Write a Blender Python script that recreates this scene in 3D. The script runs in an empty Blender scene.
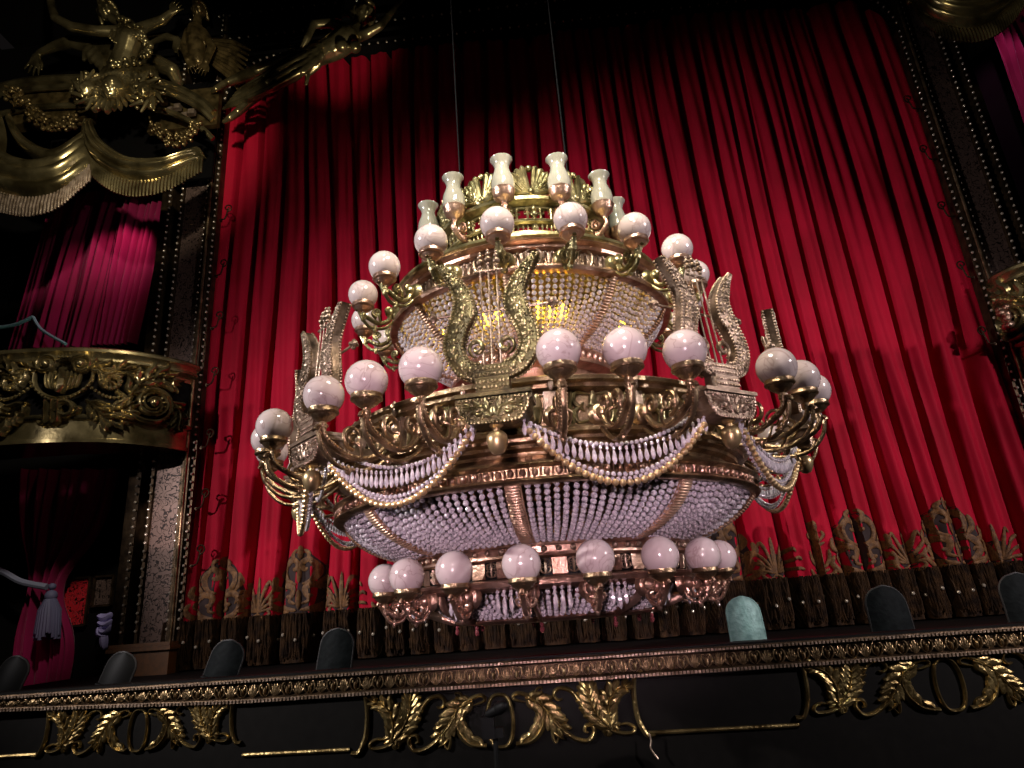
import bpy, math, random
from math import sin, cos, pi, radians, sqrt
from mathutils import Vector, Matrix, noise
random.seed(7)
SC = bpy.context.scene
COL = SC.collection
V = Vector

# ------------------------------------------------------------------ camera model
FPX, CZ = 660.8, 1.6
PITCH, ROLL, YAW = radians(18.63), radians(4.12), radians(3.0)
CF = V((-sin(YAW)*cos(PITCH), cos(YAW)*cos(PITCH), sin(PITCH)))
_r0 = V((cos(YAW), sin(YAW), 0)); _u0 = _r0.cross(CF)
CR = cos(ROLL)*_r0 - sin(ROLL)*_u0
CU = sin(ROLL)*_r0 + cos(ROLL)*_u0
CAM = V((0, 0, CZ))
def at(px, py, Y):
    d = CR*((px-512)/FPX) + CU*((384-py)/FPX) + CF
    return CAM + d*(Y/d.y)

cd = bpy.data.cameras.new('camera'); cam = bpy.data.objects.new('camera', cd); COL.objects.link(cam)
cd.sensor_width = 36; cd.lens = 36*FPX/1024; cd.clip_end = 200
m3 = Matrix((CR, CU, -CF)).transposed()
cam.matrix_world = Matrix.Translation(CAM) @ m3.to_4x4()
SC.camera = cam

# ------------------------------------------------------------------ materials
def mat(name, col, rough=.5, metal=0., col2=None, nscale=6., bump=0., bscale=40., coat=0., spec=.5, trans=0., emit=None, estr=0., sheen=0., detail=4.):
    m = bpy.data.materials.new(name); m.use_nodes = True
    nt = m.node_tree; b = nt.nodes['Principled BSDF']
    b.inputs['Base Color'].default_value = (*col, 1); b.inputs['Roughness'].default_value = rough
    b.inputs['Metallic'].default_value = metal; b.inputs['Coat Weight'].default_value = coat
    b.inputs['Coat Roughness'].default_value = .06
    b.inputs['Specular IOR Level'].default_value = spec; b.inputs['Transmission Weight'].default_value = trans
    if sheen: b.inputs['Sheen Weight'].default_value = sheen; b.inputs['Sheen Roughness'].default_value = .4
    if emit: b.inputs['Emission Color'].default_value = (*emit, 1); b.inputs['Emission Strength'].default_value = estr
    tc = nt.nodes.new('ShaderNodeTexCoord')
    if col2:
        n = nt.nodes.new('ShaderNodeTexNoise'); n.inputs['Scale'].default_value = nscale; n.inputs['Detail'].default_value = detail
        r = nt.nodes.new('ShaderNodeValToRGB'); r.color_ramp.elements[0].position = .35; r.color_ramp.elements[1].position = .65
        r.color_ramp.elements[0].color = (*col2, 1); r.color_ramp.elements[1].color = (*col, 1)
        nt.links.new(tc.outputs['Object'], n.inputs['Vector']); nt.links.new(n.outputs['Fac'], r.inputs['Fac'])
        nt.links.new(r.outputs['Color'], b.inputs['Base Color'])
    if bump:
        n2 = nt.nodes.new('ShaderNodeTexNoise'); n2.inputs['Scale'].default_value = bscale; n2.inputs['Detail'].default_value = 3
        bp = nt.nodes.new('ShaderNodeBump'); bp.inputs['Strength'].default_value = bump; bp.inputs['Distance'].default_value = .02
        nt.links.new(tc.outputs['Object'], n2.inputs['Vector']); nt.links.new(n2.outputs['Fac'], bp.inputs['Height'])
        nt.links.new(bp.outputs['Normal'], b.inputs['Normal'])
    return m
M = {}
M['brass'] = mat('aged_brass', (.50, .355, .215), .30, .92, (.17, .11, .06), 8, .3, 60)
M['copper'] = mat('rose_brass', (.66, .43, .33), .31, .9, (.26, .145, .095), 7, .25, 60)
M['olive'] = mat('olive_gilt', (.46, .40, .21), .30, .85, (.13, .11, .05), 10, .2, 60)
M['pale'] = mat('pale_gilt', (.46, .345, .265), .36, .75, (.19, .13, .085), 12, .25, 70)
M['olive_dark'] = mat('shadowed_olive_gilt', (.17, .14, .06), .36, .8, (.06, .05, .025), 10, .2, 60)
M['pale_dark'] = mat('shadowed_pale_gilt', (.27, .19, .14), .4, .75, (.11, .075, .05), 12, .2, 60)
M['strap'] = mat('bright_rose_brass', (.72, .50, .36), .38, .7, (.42, .27, .18), 9)
M['egg'] = mat('satin_gold', (.62, .46, .24), .34, .8, (.45, .32, .16), 5)
M['darkbrass'] = mat('dark_brass', (.085, .052, .028), .42, .8, (.03, .018, .010), 8, .2, 50)
M['black'] = mat('blackened_metal', (.004, .004, .004), .6, .2, spec=.2)
M['gilt'] = mat('dull_gilt', (.40, .315, .155), .24, .88, (.10, .075, .032), 3, .10, 14)
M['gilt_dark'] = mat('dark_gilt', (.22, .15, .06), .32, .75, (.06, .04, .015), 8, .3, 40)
M['giltstage'] = mat('stage_gilt', (.42, .31, .13), .30, .9, (.12, .08, .03), 6, .3, 40)
M['rowgold'] = mat('border_gold', (.40, .28, .15), .34, .88, (.12, .075, .035), 20, .3, 60)
M['globe'] = mat('milky_marble_glass', (.80, .66, .66), .16, 0, None, coat=.8)
M['shade'] = mat('milky_green_glass', (.36, .345, .29), .16, 0, (.27, .265, .22), 8, coat=.8)
M['bead'] = mat('cut_crystal', (.92, .85, .90), .08, 0, (.46, .41, .47), 70, coat=1., spec=.9, trans=.18)
M['drop'] = mat('crystal_drop', (.92, .84, .89), .08, 0, (.48, .43, .48), 30, coat=1., spec=.9, trans=.2)
M['goldbead'] = mat('gold_bead', (.85, .61, .33), .34, .8)
M['bulb'] = mat('warm_bulb', (1, .8, .2), .3, 0, emit=(1, .62, .03), estr=14)
M['stud'] = mat('pearl_stud', (.62, .52, .42), .22, .55, coat=.6)
M['teal'] = mat('scuffed_lit_teal_metal', (.20, .33, .30), .5, .2, (.11, .20, .185), 14, .3, 30, detail=8)  # paler teal shell: brighter light on one hood put into the colour
M['slate'] = mat('scuffed_slate_metal', (.007, .009, .0095), .7, 0, (.003, .004, .0045), 14, .2, 30, detail=8, spec=.08)
M['cable'] = mat('steel_cable', (.03, .028, .028), .5, .5)
M['cord'] = mat('pale_cord', (.16, .165, .23), .7)
M['tealcord'] = mat('teal_cord', (.20, .48, .44), .7)
M['tassel'] = mat('lilac_grey_silk', (.085, .08, .15), .7)
M['lilac'] = mat('lilac_lit_plaster', (.36, .31, .60), .6)  # white plaster with the lilac light on it mixed into the colour
M['wood'] = mat('brown_plinth_paint', (.13, .048, .012), .5, 0, (.09, .035, .009), 20)
M['void'] = mat('black_paint', (.003, .0025, .0025), .9, spec=.05)
M['stagewood'] = mat('dark_stage_boards', (.006, .004, .0035), .7, 0, (.004, .003, .003), 3, spec=.1)
M['ebony'] = mat('ebonised_panel', (.0045, .0038, .0032), .55, 0, (.003, .0025, .002), 12, spec=.12)
M['embroid'] = mat('gold_embroidery', (.20, .088, .026), .62, .1, (.085, .034, .011), 22, .4, 90)
M['embroid_dark'] = mat('dark_embroidery', (.020, .006, .006), .8)
M['fringe'] = mat('brown_bullion_fringe', (.045, .021, .008), .75, .05, (.010, .0045, .0025), 9, .5, 60, spec=.15)

# globe veins
def veins(m, c1, c2):
    nt = m.node_tree; b = nt.nodes['Principled BSDF']
    tc = nt.nodes.new('ShaderNodeTexCoord'); oi = nt.nodes.new('ShaderNodeObjectInfo')
    add = nt.nodes.new('ShaderNodeVectorMath'); add.operation = 'MULTIPLY_ADD'
    add.inputs[1].default_value = (1, 1, 1)
    sc = nt.nodes.new('ShaderNodeVectorMath'); sc.operation = 'SCALE'; sc.inputs['Scale'].default_value = 40
    nt.links.new(oi.outputs['Random'], sc.inputs[0])
    nt.links.new(tc.outputs['Object'], add.inputs[0]); nt.links.new(sc.outputs[0], add.inputs[2])
    n = nt.nodes.new('ShaderNodeTexNoise'); n.inputs['Scale'].default_value = 4.5; n.inputs['Detail'].default_value = 3; n.inputs['Distortion'].default_value = 1.2
    s1 = nt.nodes.new('ShaderNodeMath'); s1.operation = 'SUBTRACT'; s1.inputs[1].default_value = .5
    s2 = nt.nodes.new('ShaderNodeMath'); s2.operation = 'ABSOLUTE'
    r = nt.nodes.new('ShaderNodeValToRGB'); r.color_ramp.elements[0].position = .0; r.color_ramp.elements[1].position = .022
    r.color_ramp.elements[0].color = (*c2, 1); r.color_ramp.elements[1].color = (*c1, 1)
    nt.links.new(add.outputs[0], n.inputs['Vector']); nt.links.new(n.outputs['Fac'], s1.inputs[0]); nt.links.new(s1.outputs[0], s2.inputs[0])
    nt.links.new(s2.outputs[0], r.inputs['Fac']); nt.links.new(r.outputs['Color'], b.inputs['Base Color'])
veins(M['globe'], (.58, .475, .47), (.44, .33, .32))

def velvet(name, c1, c2, sheen=.25):
    m = mat(name, c1, .75, 0, c2, 1.2, .15, 120, spec=.15, sheen=sheen)
    return m
M['red'] = velvet('crimson_velvet', (.40, .0028, .023), (.30, .002, .016), .0)
M['plum'] = velvet('plum_velvet', (.20, .005, .05), (.14, .004, .03), .1)

def filigree():
    m = mat('filigree_copper', (.5, .35, .3), .42, .6)
    nt = m.node_tree; b = nt.nodes['Principled BSDF']
    tc = nt.nodes.new('ShaderNodeTexCoord')
    n = nt.nodes.new('ShaderNodeTexNoise'); n.inputs['Scale'].default_value = 13; n.inputs['Detail'].default_value = 0; n.inputs['Distortion'].default_value = 1.4
    s1 = nt.nodes.new('ShaderNodeMath'); s1.operation = 'SUBTRACT'; s1.inputs[1].default_value = .5
    s2 = nt.nodes.new('ShaderNodeMath'); s2.operation = 'ABSOLUTE'
    r = nt.nodes.new('ShaderNodeValToRGB'); r.color_ramp.elements[0].position = .035; r.color_ramp.elements[1].position = .06
    r.color_ramp.elements[0].color = (.02, .012, .01, 1); r.color_ramp.elements[1].color = (.15, .095, .078, 1)
    nt.links.new(tc.outputs['Object'], n.inputs['Vector']); nt.links.new(n.outputs['Fac'], s1.inputs[0]); nt.links.new(s1.outputs[0], s2.inputs[0])
    nt.links.new(s2.outputs[0], r.inputs['Fac']); nt.links.new(r.outputs['Color'], b.inputs['Base Color'])
    bp = nt.nodes.new('ShaderNodeBump'); bp.inputs['Strength'].default_value = .6; bp.inputs['Distance'].default_value = .03
    nt.links.new(r.outputs['Color'], bp.inputs['Height']); nt.links.new(bp.outputs['Normal'], b.inputs['Normal'])
    return m
M['filigree'] = filigree()
def damask():
    m = filigree(); m.name = 'red_damask'
    r = [n for n in m.node_tree.nodes if n.type == 'VALTORGB'][0]
    r.color_ramp.elements[0].color = (.01, .002, .002, 1); r.color_ramp.elements[1].color = (.42, .012, .02, 1)
    m.node_tree.nodes['Principled BSDF'].inputs['Metallic'].default_value = .1
    return m
M['damask'] = damask()

# ------------------------------------------------------------------ mesh builder
def unit_sphere(seg, ring):
    vs = [(0, 0, 1)]
    for i in range(1, ring):
        t = pi*i/ring
        for j in range(seg):
            a = 2*pi*j/seg; vs.append((sin(t)*cos(a), sin(t)*sin(a), cos(t)))
    vs.append((0, 0, -1)); fs = []
    for j in range(seg): fs.append((0, 1+j, 1+(j+1) % seg))
    for i in range(ring-2):
        for j in range(seg):
            a = 1+i*seg+j; b = 1+i*seg+(j+1) % seg; fs.append((a, a+seg, b+seg, b))
    n = len(vs)-1; s = 1+(ring-2)*seg
    for j in range(seg): fs.append((s+j, n, s+(j+1) % seg))
    return [V(v) for v in vs], fs
_SPH = {}
def smooth(pts, n=8, closed=False):
    P = [V(p) for p in pts]; out = []; k = len(P)
    rng = range(k if closed else k-1)
    for i in rng:
        if closed: p0, p1, p2, p3 = P[i-1], P[i], P[(i+1) % k], P[(i+2) % k]
        else: p0, p1, p2, p3 = P[max(i-1, 0)], P[i], P[i+1], P[min(i+2, k-1)]
        for j in range(n):
            t = j/n
            out.append(.5*((2*p1)+(p2-p0)*t+(2*p0-5*p1+4*p2-p3)*t*t+(3*p1-p0-3*p2+p3)*t**3))
    if not closed: out.append(P[-1])
    return out
class MB:
    def __init__(s): s.v = []; s.f = []
    def add(s, vs, fs, mx=None):
        o = len(s.v)
        s.v += [mx @ V(v) for v in vs] if mx is not None else [V(v) for v in vs]
        s.f += [tuple(i+o for i in f) for f in fs]
    def join(s, other, mx=None): s.add(other.v, other.f, mx)
    def sphere(s, c, r, seg=12, ring=8, rot=None):
        k = (seg, ring)
        if k not in _SPH: _SPH[k] = unit_sphere(*k)
        vs, fs = _SPH[k]; c = V(c)
        if isinstance(r, (int, float)): r = (r, r, r)
        if rot is None: s.add([(c.x+v.x*r[0], c.y+v.y*r[1], c.z+v.z*r[2]) for v in vs], fs)
        else: s.add([c + rot @ V((v.x*r[0], v.y*r[1], v.z*r[2])) for v in vs], fs)
    def tube(s, pts, rad, seg=8, closed=False, cap=True, sec=(1, 1), up=None):
        P = [V(p) for p in pts]; n = len(P)
        R = rad if isinstance(rad, (list, tuple)) else [rad]*n
        T = []
        for i in range(n):
            a = P[i-1] if (i > 0 or closed) else P[i]; b = P[(i+1) % n] if (i < n-1 or closed) else P[i]
            t = (b-a); T.append(t.normalized() if t.length > 1e-9 else V((0, 0, 1)))
        u = V(up) if up is not None else (V((0, 0, 1)) if abs(T[0].z) < .9 else V((1, 0, 0)))
        o = len(s.v)
        for i in range(n):
            u0 = V(up) if up is not None else u
            w = T[i].cross(u0)
            if w.length < 1e-6: w = T[i].orthogonal()
            w.normalize(); u = w.cross(T[i]).normalized()
            for j in range(seg):
                a = 2*pi*j/seg
                s.v.append(P[i] + (w*cos(a)*sec[0] + u*sin(a)*sec[1])*R[i])
        for i in range(n if closed else n-1):
            for j in range(seg):
                a = o+i*seg+j; b = o+i*seg+(j+1) % seg; c = o+((i+1) % n)*seg+j; d = o+((i+1) % n)*seg+(j+1) % seg
                s.f.append((a, b, d, c))
        if cap and not closed:
            s.f.append(tuple(o+j for j in range(seg-1, -1, -1))); s.f.append(tuple(o+(n-1)*seg+j for j in range(seg)))
    def capsule(s, p0, p1, r0, r1, seg=10):
        p0, p1 = V(p0), V(p1); d = p1-p0; L = max(d.length, 1e-6); pts = []; rr = []
        t = d/L
        for k in range(4): a = -pi/2+pi/2*k/3; pts.append(p0+t*sin(a)*r0); rr.append(max(cos(a)*r0, 1e-4))
        for k in range(4): a = pi/2*k/3; pts.append(p1+t*sin(a)*r1); rr.append(max(cos(a)*r1, 1e-4))
        s.tube(pts, rr, seg)
    def lathe(s, prof, seg=96, a0=0., a1=2*pi, c=(0, 0, 0), closed_prof=False):
        full = abs(a1-a0-2*pi) < 1e-6; n = seg if full else seg+1; o = len(s.v); k = len(prof); c = V(c)
        for i in range(n):
            a = a0+(a1-a0)*i/seg
            for r, z in prof: s.v.append(c+V((r*sin(a), -r*cos(a), z)))
        for i in range(seg):
            i2 = (i+1) % n
            for j in range(k if closed_prof else k-1):
                j2 = (j+1) % k
                s.f.append((o+i*k+j, o+i2*k+j, o+i2*k+j2, o+i*k+j2))
    def box(s, c, d, rot=None):
        x, y, z = d[0]/2, d[1]/2, d[2]/2; c = V(c)
        vs = [V((a*x, b*y, e*z)) for a in (-1, 1) for b in (-1, 1) for e in (-1, 1)]
        if rot is not None: vs = [rot @ v for v in vs]
        s.add([v+c for v in vs], [(0, 1, 3, 2), (4, 6, 7, 5), (0, 4, 5, 1), (2, 3, 7, 6), (0, 2, 6, 4), (1, 5, 7, 3)])
    def sweep(s, path, prof, up=(0, 0, 1)):
        # path points, prof (outward, up) pairs, outward = tangent x up
        o = len(s.v); k = len(prof); n = len(path)
        for i in range(n):
            t = (path[min(i+1, n-1)]-path[max(i-1, 0)]); t.z = 0; t.normalize()
            w = t.cross(V((0, 0, 1)))
            for r, z in prof: s.v.append(path[i]+w*r+V((0, 0, z)))
        for i in range(n-1):
            for j in range(k-1): s.f.append((o+i*k+j, o+(i+1)*k+j, o+(i+1)*k+j+1, o+i*k+j+1))
    def build(s, name, m, parent=None, loc=None, rz=0., smooth_=True, kind=None, label=None):
        me = bpy.data.meshes.new(name); me.from_pydata([tuple(v) for v in s.v], [], s.f); me.update()
        for mm in (m if isinstance(m, (list, tuple)) else [m]): me.materials.append(mm)
        if smooth_:
            me.polygons.foreach_set('use_smooth', [True]*len(me.polygons))
            try: me.set_sharp_from_angle(angle=radians(42))
            except Exception: pass
        return link(name, me, parent, loc, rz, kind, label)
def link(name, me, parent=None, loc=None, rz=0., kind=None, label=None):
    o = bpy.data.objects.new(name, me); COL.objects.link(o)
    if parent is not None: o.parent = parent
    if loc is not None: o.location = loc
    o.rotation_euler = (0, 0, rz)
    if kind: o['kind'] = kind
    if label: o['label'] = label
    return o
def thing(name, label, cat, loc=(0, 0, 0), group=None):
    o = bpy.data.objects.new(name, None); COL.objects.link(o); o.location = loc; o.empty_display_size = .1
    o['label'] = label; o['category'] = cat
    if group: o['group'] = group
    return o
def tag(o, label, cat, group=None):
    o['label'] = label; o['category'] = cat
    if group: o['group'] = group
    return o
def part(mb, name, m, root, **k):        # part whose mesh is in world coordinates
    return mb.build(name, m, root, loc=-V(root.location), **k)
def sub(mb, name, m, parent, **k): return mb.build(name, m, parent, **k)
def structure(o): o['kind'] = 'structure'; return o

# relief drawing: polylines in (u,v) turned to half-round ribbons through a map (u,v,h)->xyz
def ribbon(mb, pts, w, mapf, th=.02, n=6, taper=True, k=5, full=False, ease=.5):
    P = smooth([V((p[0], p[1], 0)) for p in pts], n) if n > 1 else [V((p[0], p[1], 0)) for p in pts]
    m = len(P); o = len(mb.v)
    kk = 8 if full else k
    for i in range(m):
        t = P[min(i+1, m-1)]-P[max(i-1, 0)]
        if t.length < 1e-9: t = V((1, 0, 0))
        t.normalize(); q = V((-t.y, t.x, 0)); s = i/(m-1)
        if callable(w): hw = w(s)
        else: hw = w*(sin(pi*min(1, max(0, s)))**ease if taper else 1)
        hw = max(hw, .0008); hh = th*(min(1, hw/(w if not callable(w) else max(hw, 1e-5)))*.6+.4)
        for j in range(kk):
            a = 2*pi*j/kk if full else pi*j/(kk-1)
            p = P[i]+q*(cos(a)*hw); mb.v.append(V(mapf(p.x, p.y, sin(a)*hh)))
    for i in range(m-1):
        for j in range(kk if full else kk-1):
            j2 = (j+1) % kk
            mb.f.append((o+i*kk+j, o+i*kk+j2, o+(i+1)*kk+j2, o+(i+1)*kk+j))
def spiral(cx, cy, r0, r1, a0, turns, n=22):
    return [(cx+(r0+(r1-r0)*i/n)*cos(a0+2*pi*turns*i/n), cy+(r0+(r1-r0)*i/n)*sin(a0+2*pi*turns*i/n)) for i in range(n+1)]
def leaf(mb, stem, W, mapf, th=.02, lobes=5, stemw=None, sides=(1, -1), up=.6, lw=.34):
    S = smooth([V((p[0], p[1], 0)) for p in stem], 8); m = len(S)
    sw = stemw or W*.16
    ribbon(mb, [(p.x, p.y) for p in S], lambda s: sw*(1-.75*s)+.001, mapf, th*1.2, n=1)
    ribbon(mb, [(p.x, p.y) for p in S], lambda s: W*.30*sin(pi*(.08+.88*s))**.8+.001, mapf, th*.55, n=1)
    for i in range(lobes):
        s = .12+.78*i/max(1, lobes-1); k = min(m-2, int(s*(m-1))); t = (S[k+1]-S[k]).normalized(); q = V((-t.y, t.x, 0))
        L = W*(sin(pi*(.22+.68*s))**.7)
        for sd in sides:
            a = S[k]; b = a+t*L*.35+q*sd*L*.42; c = a+t*L*.85+q*sd*L*.62; d = a+t*L*1.12+q*sd*L*.95
            ribbon(mb, [a, b, c, d], lambda s_: L*lw*(sin(pi*(.12+.86*s_))**.8)*.5+.001, mapf, th, n=4)
    e = S[-1]; t = (S[-1]-S[-3]).normalized()
    ribbon(mb, [S[int(m*.8)], e, e+t*W*.35], lambda s_: W*.13*sin(pi*(.15+.83*s_))+.001, mapf, th, n=4)

# ================================================================== CHANDELIER
X0, Y0, ZB = -.103, 5.5, 1.42
ch = thing('chandelier', 'huge tiered brass chandelier of crystal bead baskets, lyres and milky globes before red curtain', 'chandelier', (X0+.012, Y0, ZB-.02))
OFF = V((0, 0, -ZB)); PH = radians(-5.51); N9 = 2*pi/9
def cpart(mb, name, m, rz=0., **k): return mb.build(name, m, ch, loc=OFF, rz=rz, **k)
def rot_ring(mb, unit, n, a_off=0.):
    for i in range(n): mb.join(unit, Matrix.Rotation(2*pi*i/n+a_off, 4, 'Z'))
def cyl(R): # map on a cylinder: u along arc, v height, h outward
    return lambda u, v, h: ((R+h)*sin(u/R), -(R+h)*cos(u/R), v)

# --- crown
zc0, zc1 = 4.46, 4.84
b = MB()
b.lathe([(1.20, 4.20), (1.22, 4.215), (1.21, 4.245), (1.13, 4.26), (1.12, 4.29), (.92, 4.40), (.86, 4.42), (.86, 4.455), (.80, 4.47), (.80, 4.51), (.76, 4.52), (.70, 4.515), (.70, 4.45), (0, 4.45)])  # inner disc added to block basket glow leaking up into the crown
b.lathe([(.70, 4.60), (.77, 4.59), (.79, 4.605), (.77, 4.625), (.70, 4.625), (.70, 4.60)])
b.lathe([(.70, 4.76), (.75, 4.76), (.79, 4.79), (.82, 4.80), (.82, 4.83), (.79, 4.85), (.70, 4.85), (.70, 4.76)])
u = MB(); u.tube([(0, -.75, 4.5), (0, -.75, 4.8)], .018, 8)
for z, r in ((4.56, .03), (4.69, .035), (4.74, .03)): u.sphere((0, -.75, z), r, 10, 6)
rot_ring(b, u, 24)
crown = cpart(b, 'crown', M['olive'], PH)
b = MB(); u = MB(); mp = cyl(.76)
for sx in (-1, 1): # pierced crosses between the rails
    ribbon(u, [(sx*.045-.03, 4.69), (sx*.045+.03, 4.69)], .011, mp, .012, n=2, taper=False)
    ribbon(u, [(sx*.045, 4.64), (sx*.045, 4.74)], .011, mp, .012, n=2, taper=False)
    ribbon(u, [(sx*.045-.03, 4.71), (sx*.045, 4.73), (sx*.045+.03, 4.71)], .008, mp, .012, n=4)
ribbon(u, [(-.1, 4.635), (.1, 4.635)], .012, mp, .012, n=2, taper=False)
ribbon(u, [(-.1, 4.745), (.1, 4.745)], .012, mp, .012, n=2, taper=False)
for k in range(5): ribbon(u, [(-.08+.04*k, 4.53), (-.08+.04*k, 4.59)], .012, mp, .012, n=2)
rot_ring(b, u, 24, radians(7.5)); sub(b, 'cross_tracery', M['olive'], crown)
# cresting palmettes
b = MB(); mp = cyl(.79)
for sx in (-1, 1):
    for k in range(6):
        a = radians(5+k*13); L = .26-.012*k
        ribbon(b, [(sx*.012, 4.85), (sx*(.03+sin(a)*L*.45), 4.85+cos(a)*L*.62), (sx*(.035+sin(a)*L*.8), 4.85+cos(a)*L*1.0), (sx*(.05+sin(a)*L*.95), 4.85+cos(a)*L*.92)], lambda s: .010+.020*sin(pi*min(1, s*1.05+.05))**.6, mp, .028, n=5, full=True)
    ribbon(b, [(sx*.205, 4.85), (sx*.15, 4.91), (sx*.165, 4.985), (sx*.215, 4.995), (sx*.22, 4.945), (sx*.19, 4.945)], .018, mp, .03, n=5, full=True)
    ribbon(b, [(sx*.03, 4.855), (sx*.11, 4.875), (sx*.18, 4.90), (sx*.20, 4.94)], .018, mp, .03, n=5, full=True)
    ribbon(b, spiral(sx*.10, 4.90, .045, .012, 0 if sx > 0 else pi, sx*1.3), .012, mp, .03, n=1, full=True)
    leaf(b, [(sx*.07, 4.88), (sx*.12, 4.96), (sx*.20, 5.03)], .07, mp, .03, 4, lw=.6)
b.sphere(mp(0, 5.11, 0), .03, 10, 7); b.sphere(mp(0, 4.875, .01), .035, 10, 7)
b.sphere(mp(.207, 5.045, 0), .028, 8, 6)
cre = b.build('crest_leaf', M['olive'], crown, rz=radians(13.7))
for i in range(1, 12): link('crest_leaf', cre.data, crown, rz=radians(13.7+30*i))

# --- lamp arms (drawn in the radius / height plane, radius along -Y)
def RZ(r, z, s=0.): return V((s, -r, z))
def beaded_scroll(b, pts, w=.022, bead=.009, th=.5, nb=None):
    P = smooth([RZ(*p) for p in pts], 7)
    b.tube(P, w, 8, sec=(1, 1.25), up=(1, 0, 0))
    L = 0; last = 0
    for i in range(1, len(P)):
        L += (P[i]-P[i-1]).length
        if L-last > bead*2.3:
            last = L
            for sx in (-1, 1): b.sphere(P[i]+V((sx*w*1.15, 0, 0)), bead, 6, 4)
def volute(b, r, z, rad, a0, turns, w=.016):
    P = [RZ(r+q[0], z+q[1]) for q in spiral(0, 0, rad, rad*.2, a0, turns, 18)]
    b.tube(P, [w*(1-.5*i/len(P)) for i in range(len(P))], 7, up=(1, 0, 0), sec=(1, 1.4)); b.sphere(P[-1], w*1.1, 8, 6)
def arm_mesh(rg, zg, rgl, rw, zw, deep, w=.019):
    b = MB(); zt = zg-rgl*.9-.06
    b.lathe([(0, .05), (.05, .045), (.065, .03), (.075, .0)], 14)
    n0 = len(b.v); rotx = Matrix.Rotation(pi/2, 4, 'X')
    for i in range(n0): b.v[i] = V((0, -rw, zw)) + (rotx @ b.v[i])
    b.sphere(RZ(rw+.06, zw), .042, 12, 8)
    d = rg-rw
    beaded_scroll(b, [(rw+.05, zw), (rw+d*.30, zw-deep*.80), (rw+d*.60, zw-deep), (rw+d*.90, zw-deep*.55), (rg, zt-.06), (rg, zt)], w, .008)
    beaded_scroll(b, [(rw+.02, zw-deep*.6), (rw+d*.38, zw-deep*1.42), (rw+d*.78, zw-deep*1.45), (rg+.0, zw-deep*.8), (rg+.035, zw-deep*.1)], w*.72, .006)
    volute(b, rg+.02, zw-deep*.05, .035, 0, 1.2, w*.6)
    volute(b, rw+d*.60, zw-deep*.1, d*.15, -pi*.5, 1.5, w*.7)
    volute(b, rw+d*.26, zw+deep*.15, d*.12, pi, -1.3, w*.7)
    for sx in (-1, 1):
        b.tube(smooth([V((sx*.01, -(rw+d*.5), zw-deep*1.0)), V((sx*.05, -(rw+d*.55), zw-deep*.85)), V((sx*.06, -(rw+d*.6), zw-deep*.5)), V((sx*.03, -(rw+d*.63), zw-deep*.4))], 5), [w*.5]*16, 6)
    b.sphere(RZ(rg, zt-.02), (.026, .026, .03), 10, 8); b.sphere(RZ(rw+d*.66, zw-deep*1.55), (.018, .018, .034), 8, 7)
    return b
def cup_mesh(rg, zg, rgl):
    b = MB(); k = rgl/.122; zt = zg-rgl*.74
    b.lathe([(0, zt-.10*k), (.018*k, zt-.098*k), (.022*k, zt-.075*k), (.045*k, zt-.062*k), (.066*k, zt-.045*k), (.074*k, zt-.03*k), (.088*k, zt-.026*k), (.092*k, zt-.018*k), (.088*k, zt-.012*k), (.090*k, zt+.022*k), (.104*k, zt+.028*k), (.106*k, zt+.036*k), (.098*k, zt+.042*k), (.084*k, zt+.036*k), (.07*k, zt-.03*k), (0, zt-.04*k)], 28, c=(0, -rg, 0))
    return b
def globe_mesh(rg, zg, r):
    b = MB(); b.sphere((0, 0, 0), r, 32, 20); return b
def lamp_ring(rg, zg, rgl, rw, zw, deep, angles, m, mc):
    first = None
    for a in angles:
        if first is None:
            A = cpart(arm_mesh(rg, zg, rgl, rw, zw, deep), 'globe_arm', m, a)
            Cc = sub(cup_mesh(rg, zg, rgl), 'globe_cup', mc, A)
            G = globe_mesh(rg, zg, rgl).build('globe', M['globe'], A, loc=(0, -rg, zg)); first = (A, Cc, G)
        else:
            A = first[0].copy(); COL.objects.link(A); A.rotation_euler = (0, 0, a)
            for q in first[1:]: c = q.copy(); COL.objects.link(c); c.parent = A
lamp_ring(1.484, 4.168, .122, 1.20, 4.02, .10, [PH+radians(20*k) for k in range(18)], M['olive'], M['copper'])
lamp_ring(2.166, 2.913, .124, 1.62, 2.70, .145, [PH+N9*k+radians(20)+radians(9.73*j) for k in range(9) for j in (-1, 0, 1)], M['brass'], M['brass'])
lamp_ring(1.315, 1.868, .121, 1.12, 1.70, .085, [PH+radians(20*k-1.1) for k in range(18)], M['copper'], M['brass'])
# hurricane lamps of the crown
def hurricane():
    R, z = .90, 4.79
    b = MB()
    beaded_scroll(b, [(.72, 4.60), (.78, 4.56), (.87, 4.60), (.92, 4.66), (.90, 4.72)], .018, .006)
    volute(b, .82, 4.68, .05, pi/2, 1.4); volute(b, .80, 4.60, .035, 0, -1.2)
    A = cpart(b, 'hurricane_arm', M['copper'], 0)
    c = MB(); c.lathe([(0, z-.08), (.02, z-.075), (.03, z-.05), (.06, z-.035), (.085, z-.01), (.09, z+.03), (.098, z+.045), (.092, z+.055), (.06, z+.01), (0, z)], 24, c=(0, -R, 0))
    Cc = sub(c, 'shade_cup', M['copper'], A)
    h = MB(); z1 = z+.02
    prof = [(.066, 0), (.078, .03), (.083, .07), (.078, .11), (.062, .15), (.052, .18), (.052, .20), (.060, .225), (.078, .25), (.080, .256), (.074, .254), (.055, .225), (.046, .20), (.046, .18), (.056, .15), (.072, .11), (.076, .07), (.06, .01)]
    h.lathe([(r*1.18, z1+q*1.29) for r, q in prof], 28, c=(0, -R, 0))
    H = sub(h, 'hurricane_shade', M['shade'], A)
    return A, Cc, H
hA = hurricane()
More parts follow.
